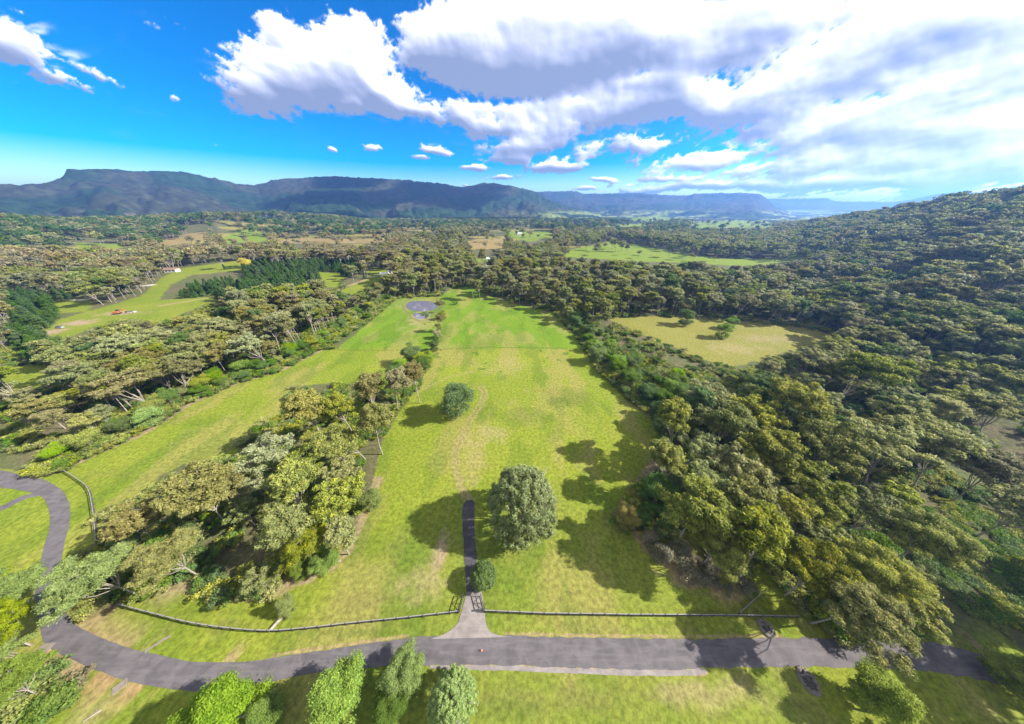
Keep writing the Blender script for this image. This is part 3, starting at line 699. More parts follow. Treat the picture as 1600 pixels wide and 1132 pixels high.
def build_ground():
    rr = [0.0, 0.6]; r = 0.6
    while r < 11500:
        r += min(0.0031*(H*H+r*r)/H, 0.0068*r+0.2) if r < 2000 else 0.0085*r
        rr.append(r)
    rr = np.array(rr[1:])
    fine = np.radians(np.arange(-72, 72.01, 0.2)); coarse = np.radians(np.arange(75, 285.01, 3.0))
    az = np.r_[fine, coarse]; na = len(az)
    A, Q = np.meshgrid(az, rr); x = (Q*np.sin(A)).ravel(); y = (Q*np.cos(A)).ravel()
    z = height(x, y); global ZMIN, ZMAX; ZMIN, ZMAX = float(z.min()), float(z.max())
    C = cover_colour(x, y, z)
    nr = len(rr); i = np.arange(nr-1)[:, None]*na; j = np.arange(na)[None, :]; j2 = (j+1) % na
    F = np.stack([i+j, i+j2, i+na+j2, i+na+j], -1).reshape(-1, 4)[:, ::-1]
    V = np.c_[x, y, z]
    o = mesh_obj('ground', V, F, [GROUND], smooth=True)
    # centre cap
    at = o.data.color_attributes.new('cover', 'FLOAT_COLOR', 'POINT')
    at.data.foreach_set('color', np.c_[C, np.ones(len(C))].astype(np.float32).ravel())
    tag(o, 'grassy valley floor rising to forested hills and a sandstone escarpment', 'ground', kind='structure')
    return o
def ground_mat():
    m, nt = newmat('ground_cover'); p = posn(nt)
    a = nt.nodes.new('ShaderNodeAttribute'); a.attribute_name = 'cover'
    g = nt.nodes.new('ShaderNodeNewGeometry'); s = nt.nodes.new('ShaderNodeSeparateXYZ'); nt.links.new(g.outputs['Normal'], s.inputs[0])
    ln = nt.nodes.new('ShaderNodeVectorMath'); ln.operation = 'LENGTH'; nt.links.new(p, ln.inputs[0])
    n1 = noisen(nt, p, 0.9, 6, 0.75); n2 = noisen(nt, p, 0.16, 6, 0.65, 0.4); n3 = noisen(nt, p, 0.02, 8, 0.75)
    c = a.outputs['Color']
    f = mathn(nt, 'ADD', mathn(nt, 'MULTIPLY', rampn(nt, n1, 0.32, 0.68), 0.7), 0.64)
    vm = nt.nodes.new('ShaderNodeVectorMath'); vm.operation = 'SCALE'; nt.links.new(c, vm.inputs[0]); nt.links.new(f, vm.inputs['Scale'])
    c = vm.outputs[0]
    c = mixn(nt, mathn(nt, 'MULTIPLY', rampn(nt, n2, 0.50, 0.70), 0.14), c, (0.20, 0.17, 0.05), 'MIX')
    # rock where the far slopes stand steep
    farm = rampn(nt, ln.outputs['Value'], 1900.0, 2300.0)
    steep = rampn(nt, s.outputs[2], 0.66, 0.50)
    rock = mixn(nt, rampn(nt, noisen(nt, p, 0.03, 6, 0.7), 0.35, 0.65), (0.08, 0.06, 0.05), (0.24, 0.165, 0.12))
    base_far = vm.outputs[0]
    fc = nt.nodes.new('ShaderNodeVectorMath'); fc.operation = 'SCALE'; nt.links.new(a.outputs['Color'], fc.inputs[0])
    nt.links.new(mathn(nt, 'ADD', mathn(nt, 'MULTIPLY', rampn(nt, n3, 0.3, 0.7), 1.1), 0.45), fc.inputs['Scale'])
    c = mixn(nt, farm, c, fc.outputs[0])
    c = mixn(nt, mathn(nt, 'MULTIPLY', steep, farm), c, rock)
    h = mathn(nt, 'ADD', mathn(nt, 'MULTIPLY', n1, 0.25), 0.0)
    b1 = bumpn(nt, noisen(nt, p, 1.3, 6, 0.8), 0.5, 0.35)
    outn(nt, principled(nt, c, 0.95, 0.1, b1)); return m
GROUND = ground_mat()
ground = build_ground()

# ------------------------------------------------------------------ roads, driveway, water
def resample(pts, n):
    P = np.array(pts, float); d = np.r_[0, np.cumsum(np.hypot(*np.diff(P, axis=0).T))]
    # smooth by Catmull-Rom through the points
    t = np.linspace(0, d[-1], n); out = []
    for v in t:
        i = min(max(np.searchsorted(d, v)-1, 0), len(P)-2); u = (v-d[i])/(d[i+1]-d[i]+1e-9)
        p0 = P[max(i-1, 0)]; p1 = P[i]; p2 = P[i+1]; p3 = P[min(i+2, len(P)-1)]
        out.append(0.5*((2*p1)+(-p0+p2)*u+(2*p0-5*p1+4*p2-p3)*u*u+(-p0+3*p1-3*p2+p3)*u**3))
    return np.array(out)
def strip(name, L, Rr, mat, z=0.04, n=200, k=6, rag=0.08, label=None, seed=1):
    a = resample(GP(L), n); b = resample(GP(Rr), n); r = np.random.default_rng(seed)
    ja = (fbm(np.arange(n)*0.35, np.zeros(n)+seed, 3, seed)-0.5)*rag*4; jb = (fbm(np.arange(n)*0.35, np.zeros(n)+seed+9, 3, seed)-0.5)*rag*4
    V = []
    for i in range(n):
        d = b[i]-a[i]; d /= np.linalg.norm(d)+1e-9
        p = a[i]-d*ja[i]; q = b[i]+d*jb[i]
        for j in range(k+1):
            t = j/k; v = p*(1-t)+q*t; V.append((v[0], v[1], 0))
    V = np.array(V); V[:, 2] = height(V[:, 0], V[:, 1])+z+0.03*(1-(2*np.tile(np.arange(k+1)/k, n)-1)**2)
    i = np.arange(n-1)[:, None]*(k+1); j = np.arange(k)[None, :]
    F = np.stack([i+j, i+j+1, i+k+1+j+1, i+k+1+j], -1).reshape(-1, 4)
    nrm = np.cross(V[F[0, 1]]-V[F[0, 0]], V[F[0, 3]]-V[F[0, 0]])
    if nrm[2] < 0: F = F[:, ::-1]
    return tag(mesh_obj(name, V, F, [mat], smooth=True), label, name.replace('_', ' '), kind='structure')
def asphalt(name, c1, c2, spot=(0.2, 0.18, 0.17)):
    m, nt = newmat(name); p = posn(nt)
    n1 = noisen(nt, p, 0.35, 6, 0.65, 0.6); n2 = noisen(nt, p, 6.0, 4, 0.7)
    mp = nt.nodes.new('ShaderNodeMapping'); mp.inputs['Scale'].default_value = (0.16, 1.2, 1); nt.links.new(p, mp.inputs[0])
    n3 = noisen(nt, mp.outputs[0], 1.0, 4, 0.6)
    c = mixn(nt, rampn(nt, n1, 0.3, 0.7), c1, c2)
    c = mixn(nt, mathn(nt, 'MULTIPLY', rampn(nt, n3, 0.45, 0.7), 0.4), c, spot)
    c = mixn(nt, mathn(nt, 'MULTIPLY', n2, 0.35), c, tuple(v*0.6 for v in c1))
    outn(nt, principled(nt, c, 0.85, 0.25, bumpn(nt, n2, 0.3, 0.02))); return m
ASPH = asphalt('asphalt', (0.078, 0.070, 0.074), (0.128, 0.114, 0.117), (0.175, 0.158, 0.158))
ASPHD = asphalt('dark_asphalt', (0.040, 0.038, 0.044), (0.075, 0.068, 0.074), (0.11, 0.10, 0.10))
GRAV = asphalt('gravel', (0.155, 0.135, 0.125), (0.255, 0.225, 0.205), (0.32, 0.285, 0.25))
road_top = [(-60, 722), (0, 735), (30, 741), (51, 747), (74, 752), (98, 768), (109, 790), (109, 817), (101, 850), (95, 885), (94, 915), (100, 950), (124, 980), (187, 1008), (240, 1022), (315, 1035), (400, 1032), (470, 1022), (540, 1011), (638, 998), (700, 993), (771, 993), (890, 996), (1040, 999), (1180, 998), (1320, 997), (1425, 1001), (1495, 1013), (1565, 1034), (1640, 1062), (1760, 1120)]
road_bot = [(-60, 752), (0, 762), (30, 766), (51, 771), (68, 779), (77, 800), (77, 827), (68, 857), (60, 895), (56, 930), (60, 970), (73, 1008), (124, 1036), (187, 1061), (240, 1073), (315, 1080), (400, 1069), (470, 1056), (540, 1046), (620, 1041), (700, 1040), (785, 1040), (925, 1045), (1040, 1047), (1180, 1043), (1355, 1043), (1460, 1050), (1530, 1062), (1600, 1082), (1680, 1112), (1800, 1170)]
strip('road', road_top, road_bot, ASPH, 0.04, 520, 8, 0.16, 'grey asphalt road curving across the foot of the lawns')
strip('driveway', [(729, 782), (724, 790), (722, 802), (724, 847), (727, 897), (729, 925)], [(738, 781), (742, 790), (741, 810), (743, 847), (748, 897), (752, 925)], ASPHD, 0.03, 90, 4, 0.07, 'dark asphalt driveway running up the lawn and ending in the grass')
strip('driveway_apron', [(729, 925), (727, 935), (721, 957), (716, 972), (706, 984), (690, 993), (672, 999)], [(752, 925), (755, 935), (757, 957), (759, 972), (764, 985), (776, 992), (800, 996)], GRAV, 0.085, 60, 12, 0.05, 'pale gravelly apron between the gates and the road')
strip('verge', [(672, 1040), (720, 1040), (785, 1040), (925, 1045), (1040, 1047), (1103, 1045)], [(672, 1044), (720, 1047), (785, 1048), (925, 1054), (1040, 1057), (1103, 1054)], GRAV, 0.02, 200, 2, 0.07, 'light gravel shoulder along the near edge of the road')
strip('side_path', [(60, 771), (40, 774), (20, 782), (0, 792), (-40, 800)], [(62, 775), (44, 779), (26, 787), (0, 799), (-40, 808)], ASPH, 0.03, 40, 3, 0.08, 'pale side path leaving the bend of the road')

def water_mat():
    m, nt = newmat('pond_water'); p = posn(nt)
    s = nt.nodes.new('ShaderNodeBsdfPrincipled'); s.inputs['Base Color'].default_value = (0.115, 0.115, 0.155, 1); s.inputs['Roughness'].default_value = 0.08
    s.inputs['Specular IOR Level'].default_value = 0.9; s.inputs['IOR'].default_value = 1.45
    nt.links.new(bumpn(nt, noisen(nt, p, 1.2, 3, 0.5), 0.12, 0.05), s.inputs['Normal']); outn(nt, s.outputs[0]); return m
WATER = water_mat()
def pond(name, pts, label):
    P = resample(GP(pts+[pts[0]]), 60)[:-1]; c = P.mean(0)
    V = [(c[0], c[1], 0.07)]+[(p[0], p[1], 0.07) for p in P]
    F = [(0, 1+i, 1+(i+1) % len(P)) for i in range(len(P))]
    a = P[1]-P[0]; b = c-P[0]
    if a[0]*b[1]-a[1]*b[0] < 0: F = [f[::-1] for f in F]
    return tag(mesh_obj(name, V, F, [WATER]), label, 'pond', kind='structure')
pond('pond', [(634, 477), (640, 472), (655, 470.5), (670, 471), (680, 474), (684, 480), (676, 485), (660, 487), (644, 486), (636, 482)], 'round farm pond reflecting the sky beside a brown tree')
pond('pond', [(646, 489), (660, 490), (672, 491), (668, 497), (654, 499), (647, 495)], 'narrow overflow pool just below the farm pond')
pond('pond', [(680, 450), (697, 448), (699, 454), (684, 457)], 'small dark pool under the trees at the far end of the lawn')

# ------------------------------------------------------------------ trees: prototypes
PM = {}
for kind, seeds in (('fine', (1, 22)), ('lime', (23, 24)), ('dome', (1, 2, 3)), ('tall', (4, 5)), ('open', (6, 7)), ('dense', (8, 9)), ('round', (10,)), ('bush', (11,)), ('pine', (12, 13)), ('plume', (14, 15)), ('shrub', (16, 17))):
    for s in seeds: PM.setdefault(kind, []).append(proto_meshes(kind, s, 'olive', dark=kind in ('dense', 'pine', 'bush', 'lime')))
FIRST = {}
def tree(name, kind, x, y, sc, mat, label, cat='tree', group=None, rz=None, sz=1.0, var=None, rr=R):
    v = rr.randrange(len(PM[kind])) if var is None else var % len(PM[kind])
    tm, cm = PM[kind][v]
    z = float(height(np.array([x]), np.array([y]), False)[0])
    e = empty(name, (x, y, z), rr.random()*6.28 if rz is None else rz)
    e.scale = (sc, sc, sc*sz)
    key = (kind, v)
    if key not in FIRST:
        t = bpy.data.objects.new('trunk', tm); c = bpy.data.objects.new('crown', cm); FIRST[key] = (t, c)
    else:
        t = FIRST[key][0].copy(); c = FIRST[key][1].copy()
    for o in (t, c): COL.objects.link(o); o.parent = e
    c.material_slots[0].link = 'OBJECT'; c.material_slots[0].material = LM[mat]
    tag(e, label, cat, group); return e
BASEH = dict(fine=20, lime=14, dome=20, tall=23, open=19, dense=14, round=16, bush=5.8, pine=16, plume=13, shrub=2.2)
BASEW = dict(fine=17, lime=14, dome=17, tall=12.5, open=17, dense=14, round=17, bush=6.6, pine=9, plume=9.5, shrub=3.4)
def hand(name, kind, px, py, wpx, mat, label, group=None, cat='tree', hs=1.0, cz=0.6, var=None):
    """a tree whose crown centre stands over the given spot and has the given apparent width"""
    if py > 830 and kind == 'dome': kind = 'fine'
    if py > 780 and kind == 'dense': kind = 'lime'
    h = BASEH[kind]
    for _ in range(6):
        x, y = G(px, py, h*cz); dep = y*CP+(H-h*cz)*SP
        sc = wpx*dep/FPX/BASEW[kind]/1.03; h = BASEH[kind]*sc*hs
    return tree(name, kind, x, y, sc, mat, label, cat, group, sz=hs, var=var), (x, y, sc*BASEW[kind]/2)
taken = []
def T(*a, **k):
    e, t = hand(*a, **k); taken.append(t); return e
GB = 'eucalypts in the belt between the two lawns'
GF = 'eucalypts in the roadside wood right of the driveway'
# singles on the lawn
T('eucalyptus_tree', 'dense', 708, 618, 56, 'dark', 'lone round-crowned gum standing on the open lawn beside the wheel track', var=0, hs=1.15)
T('shade_tree', 'round', 816, 772, 126, 'silver', 'large grey-green fine-leaved round tree right of the end of the driveway', cat='tree', hs=1.08)
T('round_tree', 'bush', 755, 899, 38, 'dark', 'small glossy dark green ball-shaped tree beside the driveway above the gates', cat='tree')
T('young_tree', 'plume', 443, 946, 30, 'light', 'small pale yellow-green tree just inside the fence bend', cat='tree')
# belt between the lawns
for (px, py, w, kd, mt, lb) in [
    (485, 645, 72, 'tall', 'brown', 'brownish tall gum at the upper left corner of the middle belt'),
    (535, 640, 58, 'tall', 'olive', 'narrow olive gum second along the upper edge of the middle belt'),
    (425, 708, 92, 'open', 'grey', 'pale sparse gum jutting towards the left lawn from the middle belt'),
    (312, 778, 118, 'dome', 'brown', 'broad brown-topped gum with white limbs in the left half of the middle belt'),
    (352, 768, 80, 'open', 'brown', 'leaning brown gum with bare white trunk beside the broadest crown of the belt'),
    (203, 815, 88, 'dome', 'brown', 'flat-topped gum at the left tip of the middle belt beside the fence'),
    (268, 868, 104, 'dome', 'grey', 'round grey-green gum over the lower edge of the middle belt'),
    (160, 897, 118, 'dome', 'light', 'light green gum overhanging the road at the lower left of the belt'),
    (118, 922, 50, 'open', 'light', 'small light green gum at the road corner left of the long fence'),
    (478, 735, 84, 'dome', 'yellow', 'yellowish domed gum in the heart of the middle belt'),
    (530, 700, 86, 'dome', 'olive', 'broad olive gum on the right shoulder of the middle belt'),
    (580, 662, 66, 'tall', 'brown', 'grey-brown gum on the right edge below the narrow neck of the belt'),
    (448, 775, 84, 'tall', 'olive', 'tall olive gum above the deep shadow in the middle belt'),
    (505, 790, 98, 'dome', 'olive', 'big olive gum with slanting pale trunk near the right edge of the belt'),
    (545, 742, 76, 'open', 'grey', 'open grey gum midway down the right edge of the middle belt'),
    (435, 835, 84, 'tall', 'olive', 'upright gum right of the dark gap in the middle belt'),
    (487, 848, 84, 'dome', 'olive', 'low olive gum above the bright shrubs at the lower right of the belt'),
    (405, 905, 64, 'open', 'grey', 'thin gum at the lowest point of the middle belt'),
    (575, 618, 56, 'tall', 'brown', 'brown gum in the narrow neck of the middle belt'),
    (610, 602, 52, 'tall', 'brown', 'slender brown gum near the top of the belt neck'),
    (647, 590, 48, 'tall', 'brown', 'topmost brown gum of the middle belt beside the lawn hedge'),
    (560, 690, 60, 'dome', 'olive', 'olive gum squeezed between two larger crowns on the right shoulder'),
    (500, 690, 60, 'dome', 'brown', 'brown gum behind the yellowish dome of the middle belt'),
    (400, 760, 56, 'open', 'grey', 'grey gum between the brown-topped gum and the yellowish dome'),
    (525, 835, 60, 'tall', 'olive', 'gum at the lower right corner of the belt over the litter edge'),
    (245, 805, 56, 'dome', 'brown', 'brown gum between the belt tip and the broadest crown'),
    (220, 870, 52, 'dome', 'olive', 'olive gum wedged behind the round grey-green crown'),
    (380, 800, 60, 'open', 'olive', 'open gum leaning over the dark gap of the belt')]:
    T('eucalyptus_tree', kd, px, py, w, mt, lb, GB)
# bright shrubs and hedge trees
for (px, py, w, kd, mt, nm, lb) in [
    (578, 778, 34, 'dense', 'bright', 'broadleaf_tree', 'bright green bush poking out of the belt onto the right lawn'),
    (505, 872, 44, 'dense', 'bright', 'broadleaf_tree', 'vivid green thicket at the lower right foot of the middle belt'),
    (468, 892, 30, 'dense', 'bright', 'broadleaf_tree', 'low green thicket left of the vivid one under the belt'),
    (640, 552, 34, 'dense', 'dark', 'broadleaf_tree', 'dark green hedge tree at the upper end of the belt'),
    (628, 570, 26, 'dense', 'bright', 'broadleaf_tree', 'fresh green hedge tree left of the dark one at the belt top'),
    (662, 565, 26, 'dense', 'dark', 'broadleaf_tree', 'dark shrub tree where the hedge line meets the belt'),
    (678, 540, 16, 'dense', 'dark', 'broadleaf_tree', 'small dark bush in the hedge line above the belt'),
    (684, 520, 15, 'dense', 'grey', 'broadleaf_tree', 'small grey bush halfway up the hedge line to the pond'),
    (688, 502, 18, 'tall', 'brown', 'broadleaf_tree', 'brown bush in the hedge line just below the pond tree'),
    (668, 556, 20, 'dense', 'bright', 'broadleaf_tree', 'bright bush between two dark ones at the foot of the hedge line'),
    (681, 530, 13, 'dense', 'dark', 'broadleaf_tree', 'dark bush between the small grey and dark hedge bushes'),
    (687, 511, 14, 'dense', 'olive', 'broadleaf_tree', 'olive bush in the upper half of the hedge line'),
    (691, 491, 15, 'dense', 'olive', 'broadleaf_tree', 'olive bush at the pond end of the hedge line'),
    (650, 560, 24, 'dense', 'olive', 'broadleaf_tree', 'olive hedge tree right of the topmost brown gum'),
    (618, 580, 26, 'dense', 'dark', 'broadleaf_tree', 'dark hedge tree below the fresh green one at the belt top'),
    (665, 492, 12, 'shrub', 'dark', 'broadleaf_tree', 'reedy clump between the farm pond and its overflow pool'),
    (592, 590, 30, 'dense', 'bright', 'broadleaf_tree', 'green bush on the left side of the belt neck'),
    (1132, 515, 24, 'dense', 'bright', 'broadleaf_tree', 'round green tree alone in the dry paddock'),
    (1142, 503, 20, 'dense', 'bright', 'broadleaf_tree', 'smaller green tree just behind the lone one in the dry paddock'),
    (1075, 494, 26, 'dense', 'dark', 'broadleaf_tree', 'dark bush at the top left corner of the dry paddock')]:
    T(nm, kd, px, py, w, mt, lb)
T('eucalyptus_tree', 'open', 686, 476, 22, 'brown', 'brown spreading gum leaning over the right bank of the farm pond')
T('eucalyptus_tree', 'tall', 738, 447, 20, 'brown', 'left stem of the tall gum pair at the far end of the lawn')
T('eucalyptus_tree', 'tall', 749, 449, 20, 'olive', 'right stem of the tall gum pair at the far end of the lawn')
# bottom trees near the camera
for (px, py, w, kd, mt, nm, lb, hs) in [
    (350, 1108, 104, 'plume', 'bright', 'roadside_tree', 'bright green feathery tree at the bottom edge left of the others', 0.85),
    (408, 1118, 60, 'plume', 'bright', 'roadside_tree', 'smaller feathery tree tucked right of the leftmost roadside tree', 0.8),
    (520, 1085, 92, 'plume', 'bright', 'roadside_tree', 'bright feathery tree in the middle of the near roadside row', 0.9),
    (627, 1046, 70, 'dense', 'bright', 'roadside_tree', 'vivid lime green dense tree touching the near road edge', 0.9),
    (706, 1092, 84, 'round', 'silver', 'roadside_tree', 'wispy grey-green tree right of the lime tree near the bottom edge', 0.8),
    (605, 1108, 62, 'dense', 'dark', 'roadside_tree', 'dark green tree below the lime tree at the bottom edge', 0.7),
    (1395, 1102, 84, 'plume', 'light', 'roadside_tree', 'light green feathery tree alone below the road at the right', 0.8),
    (1600, 1048, 66, 'plume', 'light', 'roadside_tree', 'green tree at the right frame edge overlapping the road', 0.8)]:
    T(nm, kd, px, py, w, mt, lb, 'trees along the near side of the road', hs=hs)
GL = 'tall light gums at the lower left beside the road'
for (px, py, w, lb) in [(18, 932, 112, 'large light green gum at the left edge beside the road bend'), (-22, 985, 110, 'light green gum half out of frame at the left edge'),
                        (12, 1012, 84, 'light green gum below the large one at the left roadside'), (-30, 905, 110, 'gum at the far left edge above the others by the road'), (10, 1075, 90, 'lowest light green gum at the bottom left corner')]:
    T('eucalyptus_tree', 'dome', px, py, w, 'light', lb, GL)
# roadside wood on the right
for (px, py, w, kd, mt, lb) in [
    (1085, 800, 124, 'dome', 'olive', 'broad gum nearest the lawn in the roadside wood'),
    (1168, 800, 116, 'dome', 'yellow', 'yellow-edged dome second from the lawn in the roadside wood'),
    (978, 805, 44, 'dense', 'brown', 'small brownish tree on the lawn edge of the roadside wood'),
    (1120, 852, 96, 'dome', 'olive', 'gum over the bramble patch at the front of the roadside wood'),
    (1200, 862, 104, 'tall', 'olive', 'tall olive gum behind the fence corner'),
    (1268, 898, 118, 'dome', 'yellow', 'yellow-green gum right of the fence corner'),
    (1320, 940, 136, 'dome', 'yellow', 'golden gum draping furthest down towards the road'),
    (1375, 895, 124, 'dome', 'yellow', 'orange-tipped gum beside the ferny clearing'),
    (1420, 940, 100, 'open', 'yellow', 'orange-tipped open gum at the right front of the roadside wood'),
    (1292, 705, 112, 'dome', 'olive', 'olive dome in the second rank of the roadside wood'),
    (1205, 715, 108, 'dome', 'yellow', 'yellow-topped dome midway up the roadside wood'),
    (1130, 665, 96, 'dome', 'olive', 'olive dome at the upper lawn edge of the roadside wood'),
    (1082, 700, 84, 'open', 'olive', 'open gum with forked limbs leaning over the shaded lawn'),
    (1240, 645, 104, 'dome', 'olive', 'olive dome below the dry paddock'),
    (1330, 592, 108, 'dome', 'yellow', 'big yellow-topped dome right below the dry paddock'),
    (1400, 710, 128, 'open', 'grey', 'grey open gum with a long leaning white trunk'),
    (1485, 720, 118, 'dome', 'olive', 'olive gum right of the grey leaning gum'),
    (1355, 800, 100, 'open', 'yellow', 'open yellow gum above the clearing in the roadside wood'),
    (1450, 840, 120, 'dome', 'olive', 'gum at the left side of the ferny clearing'),
    (1590, 800, 110, 'dome', 'olive', 'gum with dark leaning trunk at the right frame edge'),
    (1545, 745, 100, 'dome', 'brown', 'brown-tinged gum near the right frame edge'),
    (1105, 755, 84, 'dome', 'olive', 'small dome behind the broad gum by the lawn'),
    (1030, 770, 56, 'dense', 'dark', 'dark green leafy tree pressed against the shaded lawn'),
    (1062, 668, 70, 'tall', 'olive', 'tall gum at the top corner of the shaded lawn edge'),
    (1048, 728, 66, 'tall', 'olive', 'slender gum halfway along the shaded lawn edge'),
    (1260, 800, 90, 'open', 'olive', 'open gum between the yellow domes of the roadside wood'),
    (1300, 860, 96, 'open', 'olive', 'many-limbed gum in the middle of the roadside wood')]:
    T('eucalyptus_tree' if kd != 'dense' else 'broadleaf_tree', kd, px, py, w, mt, lb, GF)

for (x, y, sc_, lb) in [(110, 7, 1.25, 'tall gum below the road beyond the right end of the verge'), (120, 13.5, 1.2, 'tall gum at the road edge beyond the right frame edge'), (131, 21, 1.2, 'tall gum above the road beyond the right frame edge'), (101, 0.5, 1.2, 'gum on the lower bank right of the stone drain pit'), (86, -4, 1.1, 'gum on the lower bank below the stone drain pit'), (146, 32, 1.1, 'gum at the back of the row beyond the road end')]:
    tree('eucalyptus_tree', 'dome', x, y, sc_, 'olive', lb, 'tree', GF); taken.append((x, y, 9))

# dead grey tree in the right wood
def dead_tree(px, py, h, label):
    r = np.random.default_rng(91); x, y = G(px, py, h*0.6)
    mb, tips = skeleton(r, h, 6.5, 0.25, 7, 5, 4, base_r=0.32, k=6)
    for t in tips[::1]:
        for q in range(3):
            e = t+Vector((r.normal()*0.9, r.normal()*0.9, 0.5+r.random()*1.0)); mb.tube([tuple(t-Vector((0, 0, 0.2))), tuple(e)], [0.04, 0.015], 3)
    z = float(height(np.array([x]), np.array([y]), False)[0])
    e = empty('dead_tree', (x, y, z)); mb.obj('trunk', [bark_mat('bark_bleached', (0.42, 0.38, 0.36), (0.62, 0.58, 0.55))], e)
    tag(e, label, 'dead tree'); taken.append((x, y, 6))
dead_tree(1385, 575, 19, 'bare grey dead tree spreading its branches in the right forest')
# autumn trees by the plantation
T('autumn_tree', 'dense', 385, 413, 20, 'gold', 'bright yellow autumn tree behind the pine plantation')
T('autumn_tree', 'dense', 395, 422, 12, 'red', 'red autumn tree just right of the yellow one')
T('autumn_tree', 'dense', 232, 403, 14, 'red', 'pinkish autumn tree in the brown woods at the left')

# ------------------------------------------------------------------ scattered trees
PINES = [[(245, 482), (245, 458), (290, 430), (330, 413), (400, 410), (500, 416), (505, 450), (430, 456), (372, 460), (330, 467), (270, 480)], [(505, 458), (528, 440), (590, 418), (603, 424), (560, 450), (530, 462)],
         [(0, 445), (120, 450), (140, 470), (100, 500), (60, 548), (0, 560)], [(380, 403), (560, 402), (560, 420), (380, 416)]]
DENSE = [[(885, 485), (950, 508), (1000, 520), (1050, 543), (1095, 566), (1130, 588), (1085, 622), (1055, 642), (1000, 630), (950, 582), (920, 545)]]
cand = []
def scatter(r0, r1, sp, seed):
    g = np.random.default_rng(seed)
    xs = np.arange(-r1, r1, sp); ys = np.arange(0, r1, sp*0.87)
    X, Y = np.meshgrid(xs, ys); X = X+(np.arange(len(ys)) % 2)[:, None]*sp/2
    X = X.ravel()+g.normal(size=X.size)*sp*0.24; Y = Y.ravel()+g.normal(size=Y.size)*sp*0.24
    r = np.hypot(X, Y); m = (r > r0) & (r <= r1) & (np.abs(np.arctan2(X, Y)) < math.radians(68))
    return X[m], Y[m], g.random(m.sum()), g.random(m.sum())
# bushy trees standing along the edges of the woods
def edge_row(pts, off, step, lab, seed, mats):
    g = random.Random(seed); P = np.array(GP(pts)); d = np.r_[0, np.cumsum(np.hypot(*np.diff(P, axis=0).T))]
    ts = np.arange(step*0.5, d[-1], step); k = 0
    for t in ts:
        t += g.uniform(-.25, .25)*step
        x = np.interp(t, d, P[:, 0]); y = np.interp(t, d, P[:, 1]); x2 = np.interp(t+1, d, P[:, 0]); y2 = np.interp(t+1, d, P[:, 1])
        nx, ny = -(y2-y), (x2-x); l = math.hypot(nx, ny)+1e-6; o = off+math.copysign(g.uniform(0, 2.5), off)
        s_ = g.uniform(0.38, 0.72); m_ = g.choice(mats)
        tree('broadleaf_tree', 'dense', x+nx/l*o, y+ny/l*o, s_, m_, f"bushy {'bright green' if m_ == 'bright' else 'olive' if m_ == 'olive' else 'grey-green' if m_ == 'grey' else 'dark green'} tree on {lab}, {ORD[k] if k < 20 else str(k+1)+'th'} from the near end", 'tree', 'bushy trees along the wood edges', rr=g)
        taken.append((x+nx/l*o, y+ny/l*o, s_*4)); k += 1
ORD = ['first', 'second', 'third', 'fourth', 'fifth', 'sixth', 'seventh', 'eighth', 'ninth', 'tenth', 'eleventh', 'twelfth', 'thirteenth', 'fourteenth', 'fifteenth', 'sixteenth', 'seventeenth', 'eighteenth', 'nineteenth', 'twentieth']
edge_row([(100, 733), (150, 708), (215, 682), (300, 630), (365, 600), (440, 578), (500, 548), (560, 505), (606, 474)], 4.5, 6.2, 'the left lawn wood edge', 3, ['dark', 'dark', 'olive', 'dark', 'bright'])
edge_row([(1040, 660), (1000, 632), (960, 596), (930, 560), (905, 525), (875, 490)], -4.0, 6.0, 'the right lawn wood edge', 4, ['dark', 'dark', 'dark', 'olive', 'bright'])
parts = []
for (r0, r1, sp, sc0, sd) in ((150, 900, 6.6, 0.92, 9), (20, 330, 8.4, 0.98, 1), (330, 620, 10.0, 1.10, 2), (620, 1080, 12.0, 1.18, 3), (1080, 1900, 14.5, 1.30, 4)):
    X, Y, a, b = scatter(r0, r1, sp, sd)
    Z = height(X, Y, False); S = sc0*(0.58+0.78*a**1.4)
    hh = 20*S
    ok = np.ones(len(X), bool)
    lone = (np.random.default_rng(sd+40).random(len(X)) < 0.035) & (np.hypot(X, Y) > 560)
    for f in (0.0, 0.35, 0.65, 0.92):
        px, py, dep = PR(X, Y, Z+hh*f); ok &= ~is_open(px, py) | lone
    px, py, dep = PR(X, Y, Z+hh*0.62)
    ok &= (px > -130) & (px < 1730) & (py < 1080)
    # gaps: clearing with ferns at the right, and thin spots
    ok &= ~in_poly([(1400, 800), (1500, 770), (1600, 840), (1640, 960), (1620, 1060), (1440, 1000), (1470, 900)], px, py)
    ok &= ~in_poly([(1230, 800), (1300, 770), (1340, 830), (1280, 860)], px, py)
    ok &= ~(in_poly([(90, 560), (660, 560), (660, 1000), (60, 1000), (60, 760)], px, py) & (in_poly(FIELD_LEFT, px, py) | (py > 700) | (px > 380)))
    inp = np.zeros(len(X), bool)
    for p in PINES: inp |= in_poly(p, px, py)
    ok &= inp if sd == 9 else ~inp
    for (tx, ty, tr) in taken: ok &= np.hypot(X-tx, Y-ty) > tr*0.55+2.6*S
    ok &= (clearing(X, Y) < 0.5) & (clearing(X*0.86, Y*0.86) < 0.5) | lone
    ok &= (fbm(X/60, Y/60, 2, 99) > 0.26) | (np.hypot(X, Y) > 500)
    parts.append(np.c_[X, Y, Z, S, a, b, px, py][ok])
A = np.vstack(parts); n = len(A)
px, py = A[:, 6], A[:, 7]; rr_ = np.hypot(A[:, 0], A[:, 1])
typ = np.full(n, 'euc', object)
for p in PINES: typ[in_poly(p, px, py)] = 'pine'
for p in DENSE: typ[in_poly(p, px, py)] = 'dense'
edge = dist_line(GP([(100, 725), (215, 672), (300, 622), (365, 592), (440, 570), (500, 540), (560, 505), (606, 472)]), A[:, 0], A[:, 1])
